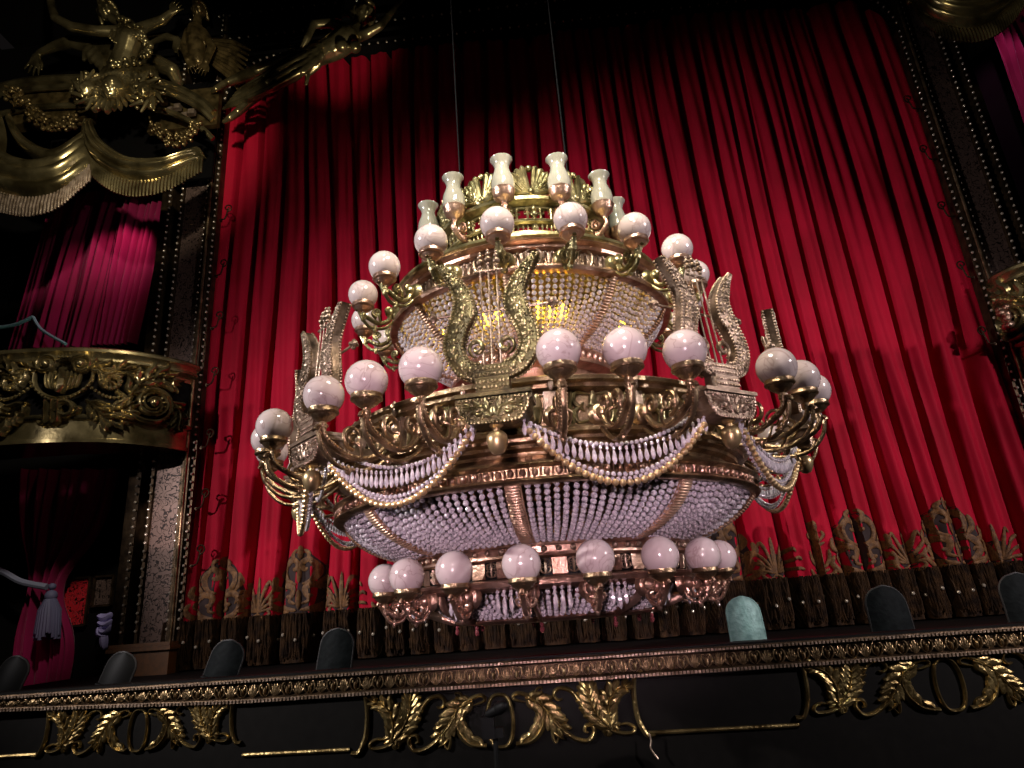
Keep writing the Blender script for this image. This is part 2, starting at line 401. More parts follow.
for k in range(12):
    a = PH+radians(-1.33+30*k)
    if k == 0: hA[0].rotation_euler = (0, 0, a); continue
    A = hA[0].copy(); COL.objects.link(A); A.rotation_euler = (0, 0, a)
    for q in hA[1:]: c = q.copy(); COL.objects.link(c); c.parent = A

# --- upper rim with fluted frieze
b = MB()
b.lathe([(1.10, 4.21), (1.20, 4.20), (1.215, 4.185), (1.20, 4.17), (1.17, 4.165), (1.165, 4.14), (1.12, 4.13), (1.10, 4.12), (1.12, 3.985), (1.19, 3.975), (1.235, 3.96), (1.245, 3.94), (1.235, 3.92), (1.20, 3.912), (1.17, 3.915), (1.16, 3.94), (1.10, 3.97)], 144)
rim = cpart(b, 'upper_rim', M['copper'], PH)
b = MB(); u = MB(); mp = cyl(1.115)
ribbon(u, [(0, 3.99), (0, 4.05), (0, 4.115)], lambda s: .017+.006*s, mp, .02, n=2)
u.sphere(mp(.026, 4.115, .012), .014, 6, 5)
rot_ring(b, u, 135); sub(b, 'fluted_frieze', M['pale'], rim)
b = MB(); u = MB()
for sx in (-1, 1):
    ribbon(u, [(sx*.01, 3.97), (sx*.05, 4.03), (sx*.06, 4.10), (sx*.02, 4.14)], .014, cyl(1.14), .02, n=5)
    ribbon(u, spiral(sx*.05, 4.02, .035, .008, 0 if sx > 0 else pi, sx*1.3), .009, cyl(1.14), .02, n=1)
sb = u.build('scroll_bracket', M['pale'], rim, rz=radians(10))
for i in range(1, 18): link('scroll_bracket', sb.data, rim, rz=radians(10+20*i))

# --- bead baskets
def bowl(t, Rt, zt, Rb, zb, k=.55):
    return (Rb+(Rt-Rb)*((1-k)*(1-t)+k*cos(t*pi/2)), zt-(zt-zb)*((1-k)*t+k*sin(t*pi/2)))
def bead_panel(Rt, zt, Rb, zb, ns, bd, k=.55):
    b = MB(); vs, fs = unit_sphere(8, 6)
    L = 0; prev = None; tab = []
    for i in range(201):
        p = bowl(i/200, Rt, zt, Rb, zb, k); p = V((p[0], p[1], 0))
        if prev is not None: L += (p-prev).length
        tab.append((L, p)); prev = p
    n = int(L/bd)
    for j in range(ns):
        da = N9*((j+.5)/ns); jit = random.uniform(-.0015, .0015); off = random.random()*.8
        for i in range(n):
            d = min(L*.999, L*(i+off)/n); p = next(q[1] for q in tab if q[0] >= d)
            r = bd*.5*random.uniform(.95, 1.03)
            a = da+jit
            c = V((p.x*sin(a), -p.x*cos(a), p.y))
            b.add([c+v*r for v in vs], fs)
    return b
def rib(Rt, zt, Rb, zb, w, k=.55, n=26):
    b = MB()
    P = [bowl(i/n, Rt+.02, zt, Rb+.02, zb, k) for i in range(n+1)]
    o = len(b.v)
    for r, z in P:
        for sx in (-1, 1): b.v.append(V((sx*w, -r, z)))
    for i in range(n): b.f.append((o+2*i, o+2*i+1, o+2*i+3, o+2*i+2))
    for i in range(n):
        r, z = bowl((i+.5)/n, Rt+.04, zt, Rb+.04, zb, k)
        r2, z2 = bowl((i+.8)/n, Rt+.04, zt, Rb+.04, zb, k)
        ang = math.atan2(z2-z, -(r2-r))
        b.sphere(RZ(r, z), (w*.95, .020, .012), 10, 6, rot=Matrix.Rotation(-ang, 3, 'X'))
    return b
def basket(frame, Rt, zt, Rb, zb, ns, bd, ribw, k):
    pan = rb = None
    for i in range(9):
        a = N9*i
        if pan is None:
            pan = bead_panel(Rt, zt, Rb, zb, ns, bd, k).build('bead_panel', M['bead'], frame, rz=a, kind='stuff')
            rb = rib(Rt, zt, Rb, zb, ribw, k).build('rib', M['strap'], frame, rz=a)
        else:
            c = pan.copy(); COL.objects.link(c); c.rotation_euler = (0, 0, a)
            c = rb.copy(); COL.objects.link(c); c.rotation_euler = (0, 0, a)
b = MB()
b.lathe([(.55, 3.40), (.66, 3.405), (.715, 3.42), (.725, 3.44), (.70, 3.455), (.685, 3.47), (.675, 3.52), (.69, 3.54), (.68, 3.56), (.64, 3.575), (.58, 3.57), (.55, 3.40)], 96)
b.lathe([(.60, 3.41), (.56, 3.30), (.50, 3.24), (.48, 3.1), (.62, 3.02), (.9, 2.98), (1.4, 2.96)], 96)
u = MB(); u.sphere((0, -.688, 3.495), (.026, .020, .036), 8, 6); rot_ring(b, u, 60)
ub = cpart(b, 'upper_basket', M['copper'], PH)
basket(ub, 1.165, 3.93, .64, 3.56, 15, .043, .036, .6)
bu = None
BA = [radians(q) for q in (-17, -10, 12, 18, 24, 70, 110, 150, 190, 230, 270, 310)]
for a in BA:
    if bu is None:
        b = MB(); b.lathe([(0, 0), (.016, .0), (.030, .035), (.034, .07), (.024, .11), (.006, .15), (0, .155)], 12)
        bu = b.build('candle_bulb', M['bulb'], ub, loc=(.86*sin(a), -.86*cos(a), 3.69))
    else:
        c = bu.copy(); COL.objects.link(c); c.location = (.86*sin(a), -.86*cos(a), 3.69)
b = MB()
b.tube([(0, 0, 3.1), (0, 0, 4.5)], .05, 12)
for a in BA:
    b.tube(smooth([(0, 0, 3.45), (.2*sin(a), -.2*cos(a), 3.42), (.74*sin(a), -.74*cos(a), 3.58), (.86*sin(a), -.86*cos(a), 3.69)], 5), .012, 8)
sub(b, 'lamp_stem', M['brass'], ub)

# --- gallery drum
b = MB()
b.lathe([(1.2, 2.99), (1.50, 2.985), (1.60, 2.975), (1.625, 2.96), (1.625, 2.935), (1.59, 2.925), (1.585, 2.90), (1.55, 2.895), (1.52, 2.88), (1.52, 2.665), (1.58, 2.655), (1.60, 2.64), (1.645, 2.63), (1.65, 2.60), (1.61, 2.585), (1.605, 2.565), (1.56, 2.555), (1.55, 2.535), (1.50, 2.52)], 144)
gal = cpart(b, 'gallery', M['brass'], PH)
b = MB(); u = MB(); mp = cyl(1.525)
for sx in (-1, 1):
    ribbon(u, [(sx*.02, 2.70), (sx*.10, 2.68), (sx*.125, 2.74), (sx*.09, 2.775), (sx*.06, 2.75)], .016, mp, .022, n=5)
    ribbon(u, [(sx*.02, 2.86), (sx*.10, 2.875), (sx*.125, 2.82), (sx*.09, 2.785), (sx*.06, 2.81)], .016, mp, .022, n=5)
    ribbon(u, [(sx*.135, 2.67), (sx*.15, 2.78), (sx*.135, 2.88)], .014, mp, .024, n=4, taper=False)
ribbon(u, [(0, 2.68), (0, 2.78), (0, 2.88)], lambda s: .012+.02*sin(pi*s), mp, .026, n=4)
ribbon(u, [(-.05, 2.78), (.05, 2.78)], .014, mp, .026, n=4)
rot_ring(b, u, 27, radians(6.67+0)); sub(b, 'tracery_panel', M['olive'], gal)
b = MB(); u = MB()
u.box((0, -1.56, 2.775), (.10, .05, .20)); u.box((0, -1.575, 2.775), (.07, .04, .14)); u.sphere((0, -1.60, 2.93), (.02, .02, .06), 8, 6)
sb = u.build('pedestal_block', M['pale'], gal, rz=radians(10))
for i in range(1, 18): link('pedestal_block', sb.data, gal, rz=radians(10+20*i))

# --- main rim : smooth frieze and stud band
b = MB()
b.lathe([(1.50, 2.54), (1.50, 2.52), (1.49, 2.50), (1.53, 2.47), (1.60, 2.445), (1.645, 2.43), (1.675, 2.425), (1.69, 2.41), (1.675, 2.395), (1.655, 2.39), (1.65, 2.335), (1.67, 2.33), (1.685, 2.315), (1.67, 2.30), (1.62, 2.295), (1.58, 2.31), (1.50, 2.33)], 144)
mr = cpart(b, 'main_rim', M['brass'], PH)
b = MB(); u = MB(); u.sphere((0, -1.662, 2.362), (.020, .022, .024), 8, 6)
mp = cyl(1.655); ribbon(u, [(.0365, 2.34), (.0365, 2.385)], .007, mp, .012, n=2, taper=False)
rot_ring(b, u, 144); sub(b, 'stud_band', M['copper'], mr)
# --- lower basket
b = MB()
b.lathe([(1.02, 2.03), (1.10, 2.02), (1.125, 2.005), (1.12, 1.99), (1.09, 1.985), (1.085, 1.945), (1.11, 1.94), (1.115, 1.925), (1.07, 1.915), (1.05, 1.91), (1.05, 1.80), (1.10, 1.79), (1.16, 1.785), (1.17, 1.77), (1.165, 1.745), (1.10, 1.735), (1.08, 1.72), (1.0, 1.72)], 144)
lb = cpart(b, 'lower_basket', M['copper'], PH)
basket(lb, 1.60, 2.32, 1.08, 2.01, 19, .043, .052, .6)
b = MB(); u = MB(); u.sphere((0, -1.10, 1.966), .021, 8, 6); rot_ring(b, u, 72); sub(b, 'stud_band', M['pale'], lb)
b = MB(); u = MB(); mp = cyl(1.052)
for sx in (-1, 1):
    ribbon(u, [(sx*.004, 1.812), (sx*.030, 1.828), (sx*.030, 1.852), (sx*.012, 1.85)], .007, mp, .014, n=4)
    ribbon(u, [(sx*.004, 1.906), (sx*.030, 1.892), (sx*.030, 1.868), (sx*.012, 1.87)], .007, mp, .014, n=4)
ribbon(u, [(0, 1.81), (0, 1.86), (0, 1.91)], lambda s: .005+.006*sin(pi*s), mp, .016, n=4)
ribbon(u, [(-.02, 1.882), (.02, 1.882)], .006, mp, .016, n=2)
rot_ring(b, u, 36, radians(5)); sub(b, 'tracery_band', M['pale'], lb)
u = MB(); u.lathe([(1.05, 1.80), (1.068, 1.806), (1.068, 1.908), (1.05, 1.914)], 6, radians(-2.7), radians(2.7))
b = MB(); rot_ring(b, u, 36); sub(b, 'panel_band', M['copper'], lb)
b = MB(); mp = cyl(1.045)
b.lathe([(1.052, 1.915), (1.052, 1.80)], 144)
sub(b, 'tracery_backing', M['black'], lb)

# --- bottom tier: drops, dish and ring
b = MB()
b.lathe([(.58, 1.515), (.70, 1.51), (.76, 1.52), (.78, 1.535), (.76, 1.55), (.70, 1.555), (.58, 1.55), (.58, 1.515)], 120)
u = MB(); u.tube(smooth([(0, -1.06, 1.73), (0, -1.03, 1.64), (0, -.92, 1.59), (0, -.77, 1.54)], 5), .02, 8, sec=(1.6, .7)); rot_ring(b, u, 9)
bt = cpart(b, 'bottom_tier', M['copper'], PH)
def drop(b, c, L, r):
    c = V(c); z = c.z
    b.lathe([(0, -L), (r*.5, -L*.93), (r, -L*.72), (r*.75, -L*.42), (r*.3, -L*.2), (r*.25, -L*.15)], 6, c=c)
    b.sphere((c.x, c.y, z-L*.09), r*.62, 6, 5)
b = MB(); u = MB()
for k, (a, L) in enumerate(((-2.5, .12), (0, .15), (2.5, .12))):
    t = radians(a); c = (1.085*sin(t), -1.085*cos(t), 1.72)
    b2 = MB(); u.sphere(c, .014, 6, 5); drop(u, (c[0], c[1], 1.71), L, .018)
rot_ring(b, u, 18, radians(10)); sub(b, 'crystal_drops', M['drop'], bt, kind='stuff')
dish = bead_panel(.93, 1.71, .74, 1.555, 13, .040, .6)
dp = dish.build('bead_dish', M['bead'], bt, rz=0, kind='stuff')
for i in range(1, 9): c = dp.copy(); COL.objects.link(c); c.rotation_euler = (0, 0, N9*i)
b = MB(); u = MB()
u.sphere((0, -.76, 1.495), (.014, .014, .02), 8, 6); u.sphere((0, -.76, 1.465), (.018, .018, .024), 8, 6)
am = u.build('amber_drop', mat('amber_crystal', (.16, .04, .045), .12, 0, coat=1.), bt)
for i in range(1, 9): link('amber_drop', am.data, bt, rz=N9*i)

# --- lyres
def lyre():
    R = 2.02; tilt = radians(5)
    z0 = 2.833; VS = 1.09
    ma = lambda u_, v_, h_: V((u_, -(R+h_-(v_)*math.tan(tilt)), z0+v_*VS))
    # arm outline, outer and inner edge, right side (u,v): v 0 = sill
    outer = [(.10, .0), (.20, .05), (.262, .15), (.272, .24), (.242, .34), (.217, .42), (.210, .50), (.238, .58), (.278, .66), (.312, .715)]
    inner = [(.055, .085), (.12, .10), (.160, .16), (.165, .22), (.135, .31), (.098, .38), (.095, .46), (.130, .55), (.205, .645), (.285, .715)]
    body = MB(); orn = MB()
    for sx in (-1, 1):
        O = smooth([V((sx*a, c, 0)) for a, c in outer], 5); I = smooth([V((sx*a, c, 0)) for a, c in inner], 5)
        o = len(body.v); n = len(O)
        for i in range(n):
            for q, h in ((O[i], .03), (O[i]*.5+I[i]*.5, .045), (I[i], .03), (I[i], -.03), (O[i]*.5+I[i]*.5, -.045), (O[i], -.03)):
                body.v.append(ma(q.x, q.y, h))
        for i in range(n-1):
            for j in range(6):
                body.f.append((o+i*6+j, o+i*6+(j+1) % 6, o+(i+1)*6+(j+1) % 6, o+(i+1)*6+j))
        body.f.append(tuple(o+(n-1)*6+j for j in range(6)))
        for E in (O, I):
            L = 0; last = 0
            for i in range(1, n):
                L += (E[i]-E[i-1]).length
                while L-last > .021:
                    last += .021; f = (L-last)/max(1e-6, (E[i]-E[i-1]).length); q = E[i].lerp(E[i-1], min(1, max(0, f)))
                    for h in (.034, -.034): orn.sphere(ma(q.x, q.y, h), .0112, 6, 5)
        for i in range(3, n-3, 3):
            q = O[i]*.5+I[i]*.5; w = (O[i]-I[i]).length
            for h in (.047, -.047):
                orn.sphere(ma(q.x, q.y, h*.9), (min(.020, w*.25), .010, min(.020, w*.25)), 8, 5)
                if w > .06:
                    t = (O[i]-I[i])*.26
                    orn.sphere(ma(q.x+t.x, q.y+t.y, h*.85), .008, 6, 4); orn.sphere(ma(q.x-t.x, q.y-t.y, h*.85), .008, 6, 4)
        rl = random.Random(11)
        for k in range(120):
            i = rl.randrange(2, n-2); f = rl.uniform(.22, .78); q = O[i].lerp(I[i], f)
            for h in (.043, -.043): orn.sphere(ma(q.x, q.y+rl.uniform(-.008, .008), h-.012*abs(f-.5)*(1 if h > 0 else -1)), rl.uniform(.005, .0105), 6, 4)
        for h in (.0,):
            ribbon(orn, [(sx*(.085+p[0]), .19+p[1]) for p in [(q[0]*sx*sx, q[1]) for q in spiral(0, 0, .055, .012, -pi/2, 1.4)]], .014, lambda u_, v_, h_: ma(u_, v_, h_), .02, n=1, full=True)
    # neck and sill plates
    for v0, v1, w in ((-.10, -.075, .12), (-.075, .01, .095), (.01, .035, .11), (.035, .075, .13)):
        body.box(ma(0, (v0+v1)/2, 0), (w*2, .09, v1-v0))
    for k in range(-4, 5):
        for v in (-.088, -.05, -.02, .022, .055): orn.sphere(ma(k*.022, v, .047), .009, 6, 4)
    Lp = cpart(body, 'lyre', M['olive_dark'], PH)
    sub(orn, 'beaded_relief', M['olive'], Lp)
    # base block (trough shape) with relief
    bb = MB(); zq = 2.722+.03*.9
    t = lambda u_, v_, h_: V((u_, -(R+h_), zq+v_))
    prof = [(-.215, -.03), (.215, -.03), (.215, -.055), (.20, -.06), (.195, -.10), (.165, -.145), (.12, -.172), (-.12, -.172), (-.165, -.145), (-.195, -.10), (-.20, -.06), (-.215, -.055)]
    o = len(bb.v); n = len(prof)
    for h in (.05, -.12):
        for a, c in prof: bb.v.append(t(a, c, h))
    for i in range(n): bb.f.append((o+i, o+(i+1) % n, o+n+(i+1) % n, o+n+i))
    bb.f.append(tuple(o+i for i in range(n-1, -1, -1))); bb.f.append(tuple(o+n+i for i in range(n)))
    bb.box(t(0, -.015, -.03), (.425, .20, .022))
    bb.box(V((0, -1.78, zq-.085)), (.12, .44, .07)) # beam back to the gallery
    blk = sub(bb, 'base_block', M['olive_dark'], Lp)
    bb = MB()
    E = smooth([V((a, c, 0)) for a, c in prof[2:11]], 4)
    L = 0; last = 0
    for i in range(1, len(E)):
        d = (E[i]-E[i-1]).length; L += d
        while L-last > .021: last += .021; q = E[i].lerp(E[i-1], (L-last)/d); bb.sphere(t(q.x*.965, q.y*.985, .053), .0105, 6, 4)
    for k in range(19): bb.sphere(t(-.189+.021*k, -.040, .055), .0105, 6, 4)
    for sx in (-1, 1):
        ribbon(bb, spiral(sx*.085, -.105, .038, .01, 0 if sx > 0 else pi, sx*1.4), .010, lambda u_, v_, h_: t(u_, v_, .05+h_), .016, n=1)
        leaf(bb, [(sx*.02, -.145), (sx*.05, -.09), (sx*.15, -.08)], .05, lambda u_, v_, h_: t(u_, v_, .05+h_), .014, 4, lw=.6)
    for k in range(60): u_ = random.uniform(-.165, .165); bb.sphere(t(u_, random.uniform(-.15+.25*max(0, abs(u_)-.1), -.06), .053), random.uniform(.005, .009), 6, 4)
    rl_ = sub(bb, 'block_relief', M['olive'], Lp)
    # strings, crossbar, pegs
    ob = None
    for k in (-1, 0, 1):
        s = MB(); s.tube([ma(k*.05, .08, .0), ma(k*.05, .72, .0)], .006, 6)
        for v, r in ((.70, .014), (.73, .024), (.765, .017), (.79, .010)): s.sphere(ma(k*.05, v+abs(k)*-.015, 0), r, 8, 6)
        sub(s, 'lyre_string', M['pale'], Lp)
    s = MB(); s.tube([ma(-.345, .43, -.06), ma(.345, .43, -.06)], .0085, 8)
    for sx in (-1, 1):
        s.sphere(ma(sx*.36, .43, -.06), .026, 10, 7); s.sphere(ma(sx*.392, .43, -.06), .013, 8, 6)
        for a in range(4): s.sphere(ma(sx*.36, .43+.022*cos(a*pi/2), -.06+.022*sin(a*pi/2)), .015, 6, 5)
    s.tube([ma(-.085, .655, .0), ma(.085, .655, .0)], .009, 8)
    sub(s, 'crossbar', M['pale'], Lp)
    p = MB(); zb = zq-.17
    p.lathe([(0, 0), (.035, -.0), (.04, -.015), (.02, -.03), (.02, -.045), (.040, -.050), (.056, -.07), (.060, -.10), (.050, -.14), (.030, -.17), (.0, -.18)], 20, c=(0, -R, zb))
    sub(p, 'pendant', M['egg'], Lp)
    return Lp
L0 = lyre()
lyres = [L0]
kids = list(L0.children)
for i in range(1, 9):
    A = L0.copy(); COL.objects.link(A); A.rotation_euler = (0, 0, PH+N9*i); lyres.append(A)
    for q in kids: c = q.copy(); COL.objects.link(c); c.parent = A
LIT_GILT = {'lyre': 'pale_dark', 'beaded_relief': 'pale', 'base_block': 'pale_dark', 'block_relief': 'pale'}
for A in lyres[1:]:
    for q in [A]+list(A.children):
        if q.name.split('.')[0] in LIT_GILT: q.material_slots[0].link = 'OBJECT'; q.material_slots[0].material = M[LIT_GILT[q.name.split('.')[0]]]
# pink light on the other lyres is put into their colour: paler object-level gilt
# --- swags between lyres
def swag_pts(zend, zmid, n=60, Re=1.99, a_pad=.075):
    a0 = a_pad; a1 = N9-a_pad
    p0 = V((Re*sin(a0), -Re*cos(a0), 0)); p1 = V((Re*sin(a1), -Re*cos(a1), 0)); out = []
    for i in range(n+1):
        t = i/n; q = p0.lerp(p1, t); q.z = zmid+(zend-zmid)*(2*t-1)**2; out.append(q)
    return out
def chain(pts, r, sp):
    b = MB(); L = 0; last = 0
    for i in range(1, len(pts)):
        d = (pts[i]-pts[i-1]).length; L += d
        while L-last >= sp:
            last += sp; b.sphere(pts[i].lerp(pts[i-1], (L-last)/d), r*random.uniform(.9, 1.05), 8, 6)
    return b
g = chain(swag_pts(2.56, 2.225, 200), .0215, .043)
sw = cpart(g, 'swag', M['goldbead'], PH)
b = chain(swag_pts(2.62, 2.47, 200, 1.86), .015, .031); sub(b, 'crystal_chain', M['bead'], sw)
b = chain(swag_pts(2.575, 2.275, 200, 1.97), .015, .034); b.join(chain(swag_pts(2.565, 2.252, 200, 1.95), .0145, .034)); sub(b, 'crystal_chain', M['bead'], sw)
b = MB(); P = swag_pts(2.60, 2.425, 28, 1.98)
for q in P: b.sphere(q, .010, 6, 5); drop(b, (q.x, q.y, q.z), .098, .0155)
sub(b, 'crystal_drops', M['drop'], sw)
kids = list(sw.children)
for i in range(1, 9):
    A = sw.copy(); COL.objects.link(A); A.rotation_euler = (0, 0, PH+N9*i)
    for q in kids: c = q.copy(); COL.objects.link(c); c.parent = A

# --- hoist cables
for (x, y, z0_, lab) in ((.40, 5.5, 4.85, 'thin dark steel cable dropping to the right half of the chandelier crown'), (-.655, 5.5, 4.85, 'thin dark steel cable dropping to the left half of the chandelier crown')):
    b = MB(); b.tube([(x, y, z0_), (x, y, 12.9)], .0075, 6)
    tag(b.build('hoist_cable', M['cable']), lab, 'cable')

# ================================================================== STAGE CURTAIN
CY = 9.62; CX0, CX1, CZ0, CZ1 = -5.55, 6.78, 1.10, 12.6
def cfold(x, z):
    d = .05*sin(z*.45+x*1.3)+.12*noise.noise(V((x*.6, z*.10, 3.1)))
    u = (x+d)/.385+1.3*noise.noise(V((x*.55, z*.05, 7.7)))
    A = .23+.10*noise.noise(V((x*1.1, z*.12, 1.3)))
    A *= 1+.55*max(0, min(1, (4.5-z)/2.5))
    s = abs(sin(pi*u)); k = .55+.28*noise.noise(V((x*1.7, z*.1, 4.4)))
    e = min(1, s/k); e = e*e*(3-2*e)
    y = -A*(.85*e+.15*s)
    y += .035*noise.noise(V((x*7, z*.35, 9)))+.06*noise.noise(V((x*.5, z*.2, 5)))+.016*sin(x*34+z*.7+3*noise.noise(V((x, z*.3, 1))))
    return CY+y
cur = thing('stage_curtain', 'tall crimson velvet stage curtain in vertical folds behind the chandelier', 'curtain', (.62, CY, CZ0))
b = MB(); nx, nz = 1150, 46
for j in range(nz+1):
    z = CZ0+.55+(CZ1-CZ0-.55)*j/nz
    for i in range(nx+1):
        x = CX0+(CX1-CX0)*i/nx; b.v.append(V((x, cfold(x, z), z)))
for j in range(nz):
    for i in range(nx):
        a = j*(nx+1)+i; b.f.append((a, a+1, a+nx+2, a+nx+1))
part(b, 'velvet', M['red'], cur)
b = MB(); nzf = 4
for j in range(nzf+1):
    z = CZ0+.62*j/nzf
    for i in range(nx+1):
        x = CX0+(CX1-CX0)*i/nx; b.v.append(V((x, cfold(x, z)-.012, z)))
for j in range(nzf):
    for i in range(nx):
        a = j*(nx+1)+i; b.f.append((a, a+1, a+nx+2, a+nx+1))
rf = random.Random(2)
for i in range(900):
    x = CX0+.05+(CX1-CX0-.1)*i/900; P = []
    for j in range(6):
        z = CZ0+.63-(.56+rf.uniform(-.05, .05))*j/5; xx = x+.012*sin(j*1.7+i)+rf.uniform(-.005, .005); P.append(V((xx, cfold(xx, z)-.03-.02*(i % 3)/2, z)))
    b.tube(P, [.008, .012, .013, .012, .012, .009], 5)
part(b, 'bullion_fringe', M['fringe'], cur, kind='stuff')
b = MB()
for k in range(70):
    x = CX0+.2+k*.175; z = 1.42+.04*sin(k*2.3); b.sphere((x, cfold(x, z)-.07, z), .024, 8, 6)
part(b, 'fringe_beads', M['stud'], cur, kind='stuff')
def cmap(x0, z0, s=1.):
    return lambda u_, v_, h_: (x0+u_*s, cfold(x0+u_*s, z0+v_*s)-.018-h_*.5, z0+v_*s)
def motif_big(x0, z0, s):
    b = MB(); d = MB(); mp = cmap(x0, z0, s); md = lambda u_, v_, h_: V(mp(u_, v_, h_))+V((0, .012, 0))
    ribbon(d, [(0, -.02), (0, .25), (0, .5), (0, .74)], lambda t: .31*sin(pi*(.2+.72*t))**.8+.01, md, .005, n=10, k=15)
    for sx in (-1, 1):
        ribbon(b, [(sx*.02, .02), (sx*.20, .06), (sx*.30, .20), (sx*.20, .33), (sx*.08, .30), (sx*.10, .20), (sx*.17, .20)], .042, mp, .02, n=6, ease=.35)
        ribbon(b, [(sx*.03, .34), (sx*.16, .40), (sx*.20, .55), (sx*.11, .66), (sx*.02, .60), (sx*.05, .53), (sx*.10, .55)], .036, mp, .02, n=6, ease=.35)
        ribbon(b, [(sx*.20, .36), (sx*.28, .46), (sx*.26, .60)], .034, mp, .02)
        ribbon(b, [(sx*.28, .26), (sx*.36, .34), (sx*.34, .46)], .030, mp, .02)
        ribbon(b, [(sx*.12, .0), (sx*.30, .03), (sx*.40, .14), (sx*.36, .24)], .032, mp, .02)
        ribbon(b, [(sx*.05, .62), (sx*.11, .72), (sx*.04, .79)], .030, mp, .02)
        ribbon(b, [(sx*.03, .10), (sx*.12, .14), (sx*.06, .24)], .024, mp, .02)
    ribbon(b, [(0, .03), (0, .28)], .03, mp, .02); ribbon(b, [(0, .36), (0, .56)], .028, mp, .02); ribbon(b, [(0, .66), (0, .84)], .034, mp, .02)
    return b, d
def motif_small(x0, z0, s):
    b = MB(); d = MB(); mp = cmap(x0, z0, s); md = lambda u_, v_, h_: V(mp(u_, v_, h_))+V((0, .012, 0))
    ribbon(d, [(0, 0), (0, .15), (0, .3)], lambda t: .12*sin(pi*(.15+.8*t))+.01, md, .005, n=8, k=9)
    for sx in (-1, 1):
        for k, (a, L) in enumerate(((12, .46), (30, .40), (50, .34), (75, .28))):
            A = radians(a); ribbon(b, [(sx*.02, .05), (sx*(.02+sin(A)*L*.55), .05+cos(A)*L*.5), (sx*(.05+sin(A)*L), .02+cos(A)*L*.95), (sx*(.09+sin(A)*L), cos(A)*L*.86)], .022, mp, .02, ease=.4)
        ribbon(b, [(0, .04), (sx*.10, -.03), (sx*.17, .03), (sx*.12, .08)], .022, mp, .02)
    ribbon(b, [(0, 0), (0, .25), (0, .52)], .028, mp, .02)
    return b, d
def motif_torch(x0, z0, s):
    b = MB(); d = MB(); mp = cmap(x0, z0, s)
    ribbon(b, [(0, 0), (0, .6)], .03, mp, .02, taper=False); ribbon(b, [(0, .58), (0, .72)], .04, mp, .02)
    for z in (.06, .40): ribbon(b, [(-.09, z+.03), (0, z), (.09, z+.03)], .022, mp, .02)
    for sx in (-1, 1):
        ribbon(b, [(sx*.02, .10), (sx*.10, .20), (sx*.12, .34)], .024, mp, .02); ribbon(b, [(sx*.02, .0), (sx*.12, .02), (sx*.16, .10)], .026, mp, .02)
        ribbon(b, [(sx*.02, .44), (sx*.09, .52), (sx*.07, .58)], .02, mp, .02)
    ribbon(d, [(0, 0), (0, .01)], .002, mp, .002)
    return b, d
xs = []
x = -4.78; kseq = [0, 1, 0, 1, 2]; i = 0
while x < 6.5:
    k = kseq[i % 5]; xs.append((x, k)); x += (.58, .60, .55)[k]; i += 1
for x, k in xs:
    f = (motif_big, motif_small, motif_torch)[k]
    bb_, dd_ = f(x, 1.72+.02*sin(x*3), 1.0 if k else 1.05)
    o = part(bb_, 'embroidered_motif', M['embroid'], cur)
    if k != 2: sub(dd_, 'motif_ground', M['embroid_dark'], o)

# ================================================================== STAGE, LIP AND SHELL
def plane_box(name, c, d, m, **k):
    b = MB(); b.box(c, d); return structure(b.build(name, m, smooth_=False))
LY = 6.5
b = MB(); b.box((.6, 8.7, .98), (15, 4.2, .2)); structure(b.build('floor_stage', M['stagewood'], smooth_=False))
b = MB(); b.box((.6, 1.0, -.05), (22, 16, .1)); structure(b.build('floor', M['void'], smooth_=False))
b = MB(); b.box((.6, LY+.10, .46), (15, .2, .92)); b.box((.6, LY+.06, 1.155), (15, .2, .02))
front = structure(b.build('wall_front', M['ebony'], smooth_=False))
def zbot(x): return .935+max(0, -3.0-x)*.028
ZT = 1.145
b = MB()
# gilt border: backing board, dentils above and below, egg and leaf relief
n = 60
for i in range(n+1):
    x = -6.9+15*i/n
    for y, z in ((LY+.05, ZT), (LY-.055, ZT), (LY-.065, ZT-.012), (LY-.065, ZT-.032), (LY-.045, ZT-.036), (LY-.03, ZT-.05), (LY-.025, zbot(x)+.05), (LY-.045, zbot(x)+.036), (LY-.05, zbot(x)+.03), (LY-.05, zbot(x)), (LY+.05, zbot(x))):
        b.v.append(V((x, y, z)))
for i in range(n):
    for j in range(10): a = i*11+j; b.f.append((a, a+11, a+12, a+1))
bp = b.build('trim_1', M['darkbrass']); structure(bp); bp['label'] = 'gilt border of eggs and leaves along the stage edge'
b = MB(); x = -6.2
while x < 5.6:
    b.box((x, LY-.068, ZT-.022), (.019, .012, .022)); b.box((x, LY-.056, zbot(x)+.016), (.019, .014, .026)); x += .0335
sub(b, 'dentil_row', M['pale'], bp, kind='structure', smooth_=False)
b = MB(); x = -6.2; k = 0; P = .108
while x < 5.6:
    h = ZT-.045-(zbot(x)+.04); zc = zbot(x)+.04
    mp = lambda u_, v_, h_, x=x, zc=zc, h=h: (x+u_, LY-.026-h_, zc+v_*h)
    if k % 2 == 0:
        for sx in (-1, 1):
            ribbon(b, [(sx*.006, .03), (sx*.042, .30), (sx*.048, .65), (sx*.030, .92), (sx*.010, .80)], .011, mp, .03, n=4, k=4)
            ribbon(b, [(sx*.004, .45), (sx*.022, .62), (sx*.020, .80)], .007, mp, .03, n=3, k=4)
        b.sphere(mp(0, .40, .01), (.017, .022, h*.27), 8, 6)
    else:
        for sx in (-1, 1):
            for q in (0, 1, 2): ribbon(b, [(sx*.004, .04), (sx*(.012+.012*q), .45-.08*q), (sx*(.014+.018*q), .93-.20*q)], .008, mp, .026, n=3, k=4)
        ribbon(b, [(0, .04), (0, .96)], .007, mp, .03, n=2, k=4)
    x += P/1.02; k += 1
sub(b, 'egg_and_leaf_relief', M['rowgold'], bp, kind='structure')
